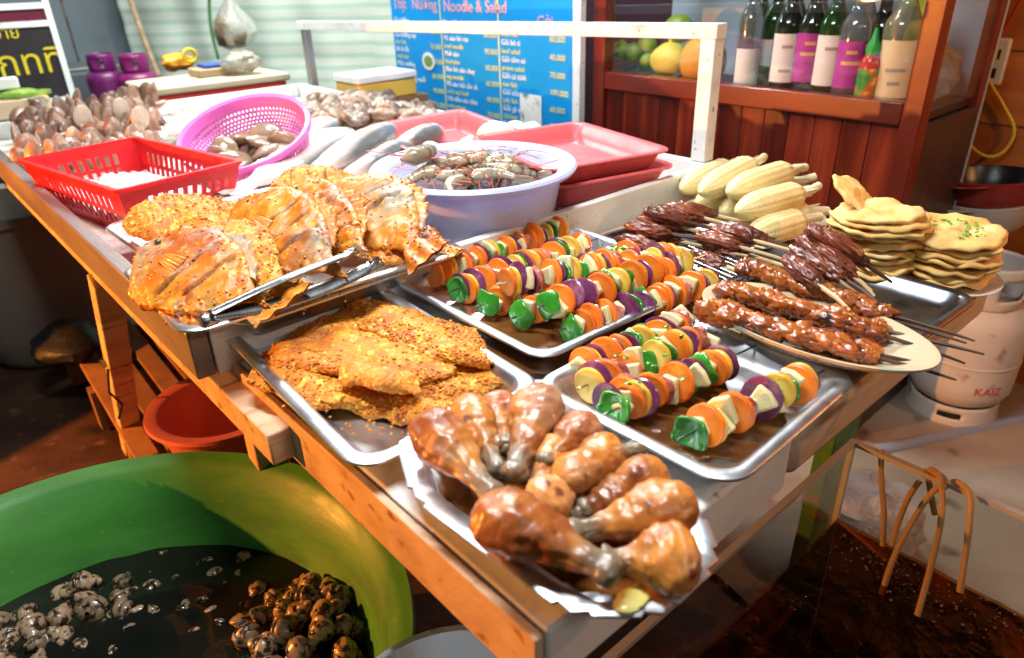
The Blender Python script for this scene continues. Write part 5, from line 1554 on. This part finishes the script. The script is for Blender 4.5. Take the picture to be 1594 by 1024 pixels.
def prawn(x, y, z, rz, lab, seed, L=.13, R=.019, roll=1.2):
    s = thing("tiger_prawn", lab, "prawn", (x, y, z), (roll, U(-.2, .2), rz), "tiger prawns in the blue bowl")
    build("body", prawn_mb(L, R, seed), MT['prawn'], s, ang=180)
    q = MB()
    x0, z0 = (L / 1.9) * math.sin(-.5), (L / 1.9) * (math.cos(-.5) - 1)
    for kk in range(5): q.tube([(x0 + .012 * kk + .012, .006 * (-1) ** kk, z0 - .005), (x0 + .012 * kk + .005, .012 * (-1) ** kk, z0 - .028)], .0013, 5)
    build("legs", q, MT['feeler'], s)
    q = MB()
    for kk in (-1, 1): q.tube(smooth_path([(x0 + .004, .003 * kk, z0), (x0 - .03, .015 * kk, z0 + .012), (x0 - .07, .03 * kk, z0 - .004)], 4), .0008, 4)
    build("feelers", q, MT['feeler'], s)
    t = -.5 + 1.7
    q = MB(); 
    for kk in (-1, 0, 1): q.blob(((L / 1.9) * math.sin(t) + .009, .006 * kk, (L / 1.9) * (math.cos(t) - 1) - .01), (.014, .006, .002), basis((.7, .25 * kk, -.7)), kk, .1, 1, 10, 6)
    build("tail_fan", q, MT['prawn'], s)
r_ = random.Random(21)
pz = bc.z
prawn(.715, 1.075, pz + .148, .25, "big striped tiger prawn lying over the left rim side of the blue bowl", 1, .15, .024, 1.3)
for i in range(24):
    a, rr = r_.uniform(0, 6.28), .085 * r_.random() ** .5
    prawn(bc.x + rr * math.cos(a), bc.y + rr * math.sin(a), pz + .102 + .024 * (1 - rr / .13) + r_.uniform(0, .012), r_.uniform(0, 6.28), "grey brown tiger prawn in the tangled heap inside the blue bowl", i + 2, r_.uniform(.09, .115), .0155, r_.choice([1.3, -1.3, 1.0, .4]))
q = MB(); q.disc((bc.x, bc.y, pz + .080), .152, 40)
MT['prawn_bed'] = mat("murky_prawn_water", [(.16, .12, .08), (.30, .22, .15)], 20, rough=.15, bump=.4, bscale=40)
tag(struct(build("water", q, MT['prawn_bed'])), "murky water under the prawns in the blue bowl", "water")
# ------------------------------------------------------------------ red trays
def ptray(label, c, w, h, rot, zr, depth, m, tilt=(0, 0), lip=.014):
    o = build("plastic_tray", tray_mb(w, h, depth, lip, .035, .02), m, ang=55, solid=.003)
    o.location = (c[0], c[1], zr); o.rotation_euler = (tilt[0], tilt[1], rot)
    return tag(o, label, "tray", "red plastic trays on the stall")
pA = at(895, 235, .89)
ptray("coral red plastic tray right of the blue bowl, upper of two nested trays", (1.09, 1.075), .30, .36, -.25, .893, .042, MT['pinkred_plastic'])
ptray("coral red plastic tray nested underneath the one right of the blue bowl", (1.10, 1.070), .30, .36, -.22, .858, .050, MT['pinkred_plastic'])
pB = at(690, 205, .85)
ptray("coral red plastic tray in front of the menu board behind the blue bowl", (pB.x, pB.y), .30, .44, -.25, .856, .05, MT['pinkred_plastic'], (0.0, -.05))
# pale eggs of clam in front of the board
MT['clam'] = mat("cream_clam_shell", [(.62, .55, .42), (.76, .70, .58)], 9, rough=.45, bump=.2, bscale=40, rvar=.06)
cl = [(672, 222, .036, "cream clam shell leftmost behind the blue bowl's rim"), (702, 220, .030, "smaller cream clam shell second from the left behind the bowl"), (730, 216, .038, "cream clam shell in the middle of the row behind the bowl"),
      (772, 208, .052, "largest cream clam shell standing between the two red trays"), (802, 196, .042, "cream clam shell farther back under the board's picture"), (826, 196, .040, "rightmost cream clam shell at the back red tray's end")]
for i, (px, py, r, lab) in enumerate(cl):
    p = at(px, py, .86)
    q = MB(); q.blob((0, 0, 0), (r, r * .72, r * .86), None, i, .08, 1.4, 26, 16)
    o = tag(build("clam_shell", q, MT['clam'], ang=180), lab, "clam", "cream clams behind the bowl")
    o.location = (p.x, p.y, .80 + r * .9); o.rotation_euler = (U(-.3, .3), U(-.3, .3), U(0, 6))

# ------------------------------------------------------------------ shells
def bivalve(rx, ry, rz, ridges):
    q = MB()
    def fn(u, v):
        a = 2 * math.pi * v
        th = math.pi * u
        d = Vector((math.sin(th) * math.cos(a), math.sin(th) * math.sin(a), math.cos(th)))
        k = 1 + .018 * math.sin(u * ridges) + .05 * fbm(d * 1.5)
        sq = abs(d.z) ** 1.2 * (1 if d.z > 0 else -1)
        return (d.x * rx * k - .25 * rx * abs(d.z), d.y * ry * k, sq * rz * k)
    q.surf(fn, 26, 22, cv=True)
    return q
MT['razor'] = mat("brown_clam_shell", [(.10, .04, .022), (.24, .115, .07), (.36, .22, .15), (.52, .42, .34)], 20, rough=.35, stretch=(.4, 2, 2), bump=.3, bscale=70, coat=.3, rvar=.4)
MT['oyster'] = mat("dark_brown_shell", [(.06, .035, .025), (.20, .11, .07), (.34, .24, .17), (.5, .46, .4)], 24, rough=.4, bump=.6, bscale=50, coat=.3, rvar=.4)
MT['mussel'] = mat("shiny_grey_brown_shell", [(.12, .07, .04), (.28, .18, .11), (.42, .33, .24)], 10, rough=.2, bump=.12, bscale=40, coat=.7, rvar=.3)
bz = [bivalve(.040, .019, .010, 30), bivalve(.034, .022, .011, 26), bivalve(.028, .026, .013, 24)]
def scatter(n, fnpos, mbs, mname, name, lab, cat, grp, sc=(.85, 1.2), upright=0.0):
    base = [build(name, m, MT[mname], ang=180) for m in mbs]
    for i in range(n):
        o = base[i] if i < len(base) else base[i % len(base)].copy()
        if i >= len(base): COL.objects.link(o)
        p = fnpos(i)
        o.location = p
        if upright and RND.random() < upright:
            o.rotation_euler = (U(-.4, .4) + math.pi / 2, U(-1.9, -1.1), U(-.7, .9))
        else:
            o.rotation_euler = (U(-.9, .9), U(-.9, .9), U(0, 6.28))
        k = U(*sc); o.scale = (k, k, k)
        tag(o, lab, cat, grp)
def razor_pos(i):
    t = (i + .5) / 105
    px = 25 + 225 * (t * 7 % 1)
    row = int(t * 7)
    py = 258 - row * 13 - px * .12 + U(-7, 7)
    if px < 110: py += 6
    return at(px + U(-8, 8), min(py, 250), .825 + row * .006)
scatter(105, razor_pos, bz[:2], 'razor', "brown_clam", "brown long clam shell standing in the crowded heap behind the red basket", "clam", "brown clams heaped behind the red basket", (.9, 1.3), .8)
MT['tanclam'] = mat('tan_clam_shell', [(.40, .28, .19), (.58, .46, .36)], 12, rough=.4, bump=.2, bscale=50)
for i, (px, py) in enumerate([(188, 168), (218, 182), (128, 180)]):
    q = bivalve(.033, .026, .011, 20)
    o = build("brown_clam", q, MT['tanclam']); o.location = at(px, py, .885); o.rotation_euler = (1.3, -1.4 + .2 * i, .5)
    tag(o, ["palest clam shell sticking up highest from the brown heap", "pale clam shell at the right end of the brown heap's top", "tan clam shell raised at the middle top of the brown heap"][i], "clam", "brown clams heaped behind the red basket")
def oy_pos(i):
    px, py = U(478, 668), U(150, 186)
    if px > 600: py = U(168, 188)
    return at(px, py, .815 + .04 * (1 - abs(px - 575) / 110) * U(.3, 1))
ob = [MB().blob((0, 0, 0), (.034, .027, .015), None, k, .3, 2.2, 20, 12, 3) for k in range(3)]
scatter(95, oy_pos, ob, 'oyster', "rough_shell", "rough brown shell in the heap in front of the yellow box", "shell", "rough brown shells heaped at the far side", (.8, 1.4))

# ------------------------------------------------------------------ whole raw fish
MT['rawfish'] = mat("raw_fish_skin", [(.62, .42, .36), (.74, .62, .55), (.64, .50, .46)], 5, rough=.22, bump=.1, bscale=50, coat=.5, sss=.15, cut=(.10, .11, .11), specks=[((.72, .45, .18), 7, .63, .72)])
def raw_mb(L, W, T, seed):
    q = fish_mb(L, W, T, seed, None, .0003, 60, True, .0012)
    q.attr = [max(0, min(1, max((v.y / (W / 2) - .42) * 3.0, .8 * math.exp(-((v.x + .27 * L - .25 * abs(v.y)) / .006) ** 2) if abs(v.y) < W * .36 else 0))) for v in q.v]
    return q
raws = [((352, 305), (548, 206), .825, .15, "long pale raw fish with a dark back nearest the fried fish heap"), ((448, 290), (612, 200), .845, .13, "greyer raw fish right of the long pale one, head by the blue bowl"),
        ((400, 262), (520, 190), .835, .12, "pinkish raw fish half under the pink colander"), ((505, 290), (640, 228), .82, .10, "raw fish squeezed between its neighbours and the blue bowl"),
        ((236, 215), (345, 172), .83, .13, "reddish raw fish behind the red basket at the clam heap"), ((590, 240), (690, 205), .83, .08, "grey raw fish head poking out behind the blue bowl's left rim")]
for i, (a, b, z, W, lab) in enumerate(raws):
    pa, pb2 = at(*a, z), at(*b, z)
    d = pb2 - pa
    o = build("raw_fish", raw_mb(d.length, W, .07, i + 30), MT['rawfish'], ang=180)
    put(o, (pa + pb2) / 2, basis(-d, (0, 0, 1), .25 if i % 2 else -.1))
    tag(o, lab, "fish", "raw fish on the white sheet")
    q = MB()
    L = d.length
    for sy in (1,):
        q.blob((-L * .40, W * .12, .022), (.008, .008, .005), None, 1, .02, 1, 14, 8)
    build("eye", q, MT['black'], o)

# ------------------------------------------------------------------ red slotted basket
cA = [at(55, 245, .885), at(235, 205, .885), at(338, 257, .885), at(160, 312, .885)]
cen = sum((c_ for c_ in cA), Vector()) / 4
e1 = ((cA[1] - cA[0]) + (cA[2] - cA[3])) / 2
e2 = ((cA[3] - cA[0]) + (cA[2] - cA[1])) / 2
um = e1.normalized() + Vector((-e2.y, e2.x, 0)).normalized()
bw, bh, brot = e1.length * .92, e2.length * .92, math.atan2(um.y, um.x)
rbk = thing("slotted_basket", "bright red slotted plastic basket with ice at the stall's left edge", "basket", (cen.x, cen.y, .786), (0, 0, brot))
H = .097
q = MB()
tpr = .86
def wall(pa, pb2, n):
    """tapered wall with two rows of upright slots"""
    pa, pb2 = Vector(pa), Vector(pb2)
    zs = [0, .17, .42, .50, .75, 1.0]
    m = 4 * n + 1
    vs, fs = [], []
    for j, zz in enumerate(zs):
        s = tpr + (1 - tpr) * zz
        for i in range(m):
            p = pa.lerp(pb2, i / (m - 1)) * s
            vs.append((p.x, p.y, zz * H))
    for j in range(len(zs) - 1):
        for i in range(m - 1):
            if j in (1, 3) and i % 2 == 1 and m * .13 < i < m * .87: continue
            fs.append((j * m + i, j * m + i + 1, (j + 1) * m + i + 1, (j + 1) * m + i))
    q.add(vs, fs)
hw, hh = bw / 2, bh / 2
cs = [(-hw, -hh), (hw, -hh), (hw, hh), (-hw, hh)]
for i in range(4): wall(cs[i], cs[(i + 1) % 4], 6 if i % 2 == 0 else 9)
q.add([(x * tpr, y * tpr, 0) for x, y in cs], [(0, 1, 2, 3)])
build("basket_body", q, MT['red_plastic'], rbk, smooth=False, solid=.0025)
q = rings_mb([(rrect(bw + .006, bh + .006, .012), H - .004), (rrect(bw + .016, bh + .016, .016), H - .003), (rrect(bw + .016, bh + .016, .016), H + .004), (rrect(bw - .004, bh - .004, .010), H + .004), (rrect(bw - .004, bh - .004, .010), H - .003), (rrect(bw + .006, bh + .006, .012), H - .004)], close=False)
build("rim", q, MT['red_plastic'], rbk, ang=40)
q = MB(); q.surf(lambda u, v: (bw * .84 * (u - .5), bh * .84 * (v - .5), .028 + .030 * math.sin(math.pi * u) * math.sin(math.pi * v) + .014 * fbm((u * 6, v * 9, 3))), 40, 50)
o = build("ice", q, mat("crushed_ice_bag", [(.60, .60, .60), (.80, .80, .80)], 14, rough=.2, bump=.8, bscale=40, bdist=.01, coat=.4), ang=180)
o.location = (cen.x, cen.y, .786); o.rotation_euler = (0, 0, brot)
tag(o, "white bag of ice lying inside the red slotted basket", "ice")

# ------------------------------------------------------------------ pink colander with clams
pc_c = at(380, 205, .895)
col_ = thing("pink_colander", "pink perforated plastic colander tilted on the raw fish, holding shells", "colander")
nrm = Vector((-.30, -.24, .92)).normalized()
RC = .150
M3 = basis(Vector((1, .0, .0)) - nrm * nrm.x, nrm)
put(col_, pc_c, M3)
prof = [(1.0, 0), (.95, -.045), (.88, -.075), (.78, -.098), (.62, -.110), (.4, -.116), (.0, -.118)]
def pprof(v):
    s = v * (len(prof) - 1); i = min(int(s), len(prof) - 2); t = s - i
    return (prof[i][0] + (prof[i + 1][0] - prof[i][0]) * t) * RC, prof[i][1] + (prof[i + 1][1] - prof[i][1]) * t
q = MB()
def cfn(u, v):
    r, z = pprof(v)
    return (max(r, .002) * math.cos(2 * math.pi * u), max(r, .002) * math.sin(2 * math.pi * u), z)
q.surf(cfn, 180, 44, cu=True, skip=lambda i, j: 4 <= j <= 34 and j % 2 == 0 and (i + (j // 2) % 2) % 2 == 0)
build("bowl", q, MT['pink_plastic'], col_, solid=.0022, ang=180)
q = MB(); q.lathe([(RC * .985, -.012), (RC * 1.0, .003), (RC * 1.07, .006), (RC * 1.09, 0), (RC * 1.08, -.008), (RC * 1.0, -.006), (RC * .985, -.012)], 72); build("rim", q, MT['pink_plastic'], col_)
def cpos(i):
    a = U(0, 6.28); rr = .085 * U(0, 1) ** .5
    loc_ = Vector((rr * math.cos(a) * 1.1 - .01, rr * math.sin(a) - .01, -.092 + U(0, .05)))
    return pc_c + M3 @ loc_
cbz = [bivalve(.040, .034, .015, 24), bivalve(.036, .034, .016, 20)]
scatter(24, cpos, cbz, 'mussel', "shiny_clam", "shiny grey brown clam lying in the pink colander", "clam", "shiny clams in the pink colander", (.9, 1.2))
# ------------------------------------------------------------------ lamps' fixtures (hung above, out of the picture)
for L_, ln, lab in ((KEY_A, .75, "white tube lamp hung lowest over the front trays"), (FRONT_FILL, .9, "added white fill tube in front of the table, unseen"), (KEY_C, .9, "white tube lamp hung over the middle of the food table"), (KEY_B, 1.1, "white tube lamp hung over the far end of the stall")):
    t = thing("tube_lamp", lab, "lamp", tuple(L_.location))
    M4 = L_.matrix_basis.copy()
    q = MB(); q.box(-ln / 2 - .03, ln / 2 + .03, -.035, .035, .004, .05)
    o = build("housing", q, MT['white_plastic'], t); o.rotation_euler = L_.rotation_euler
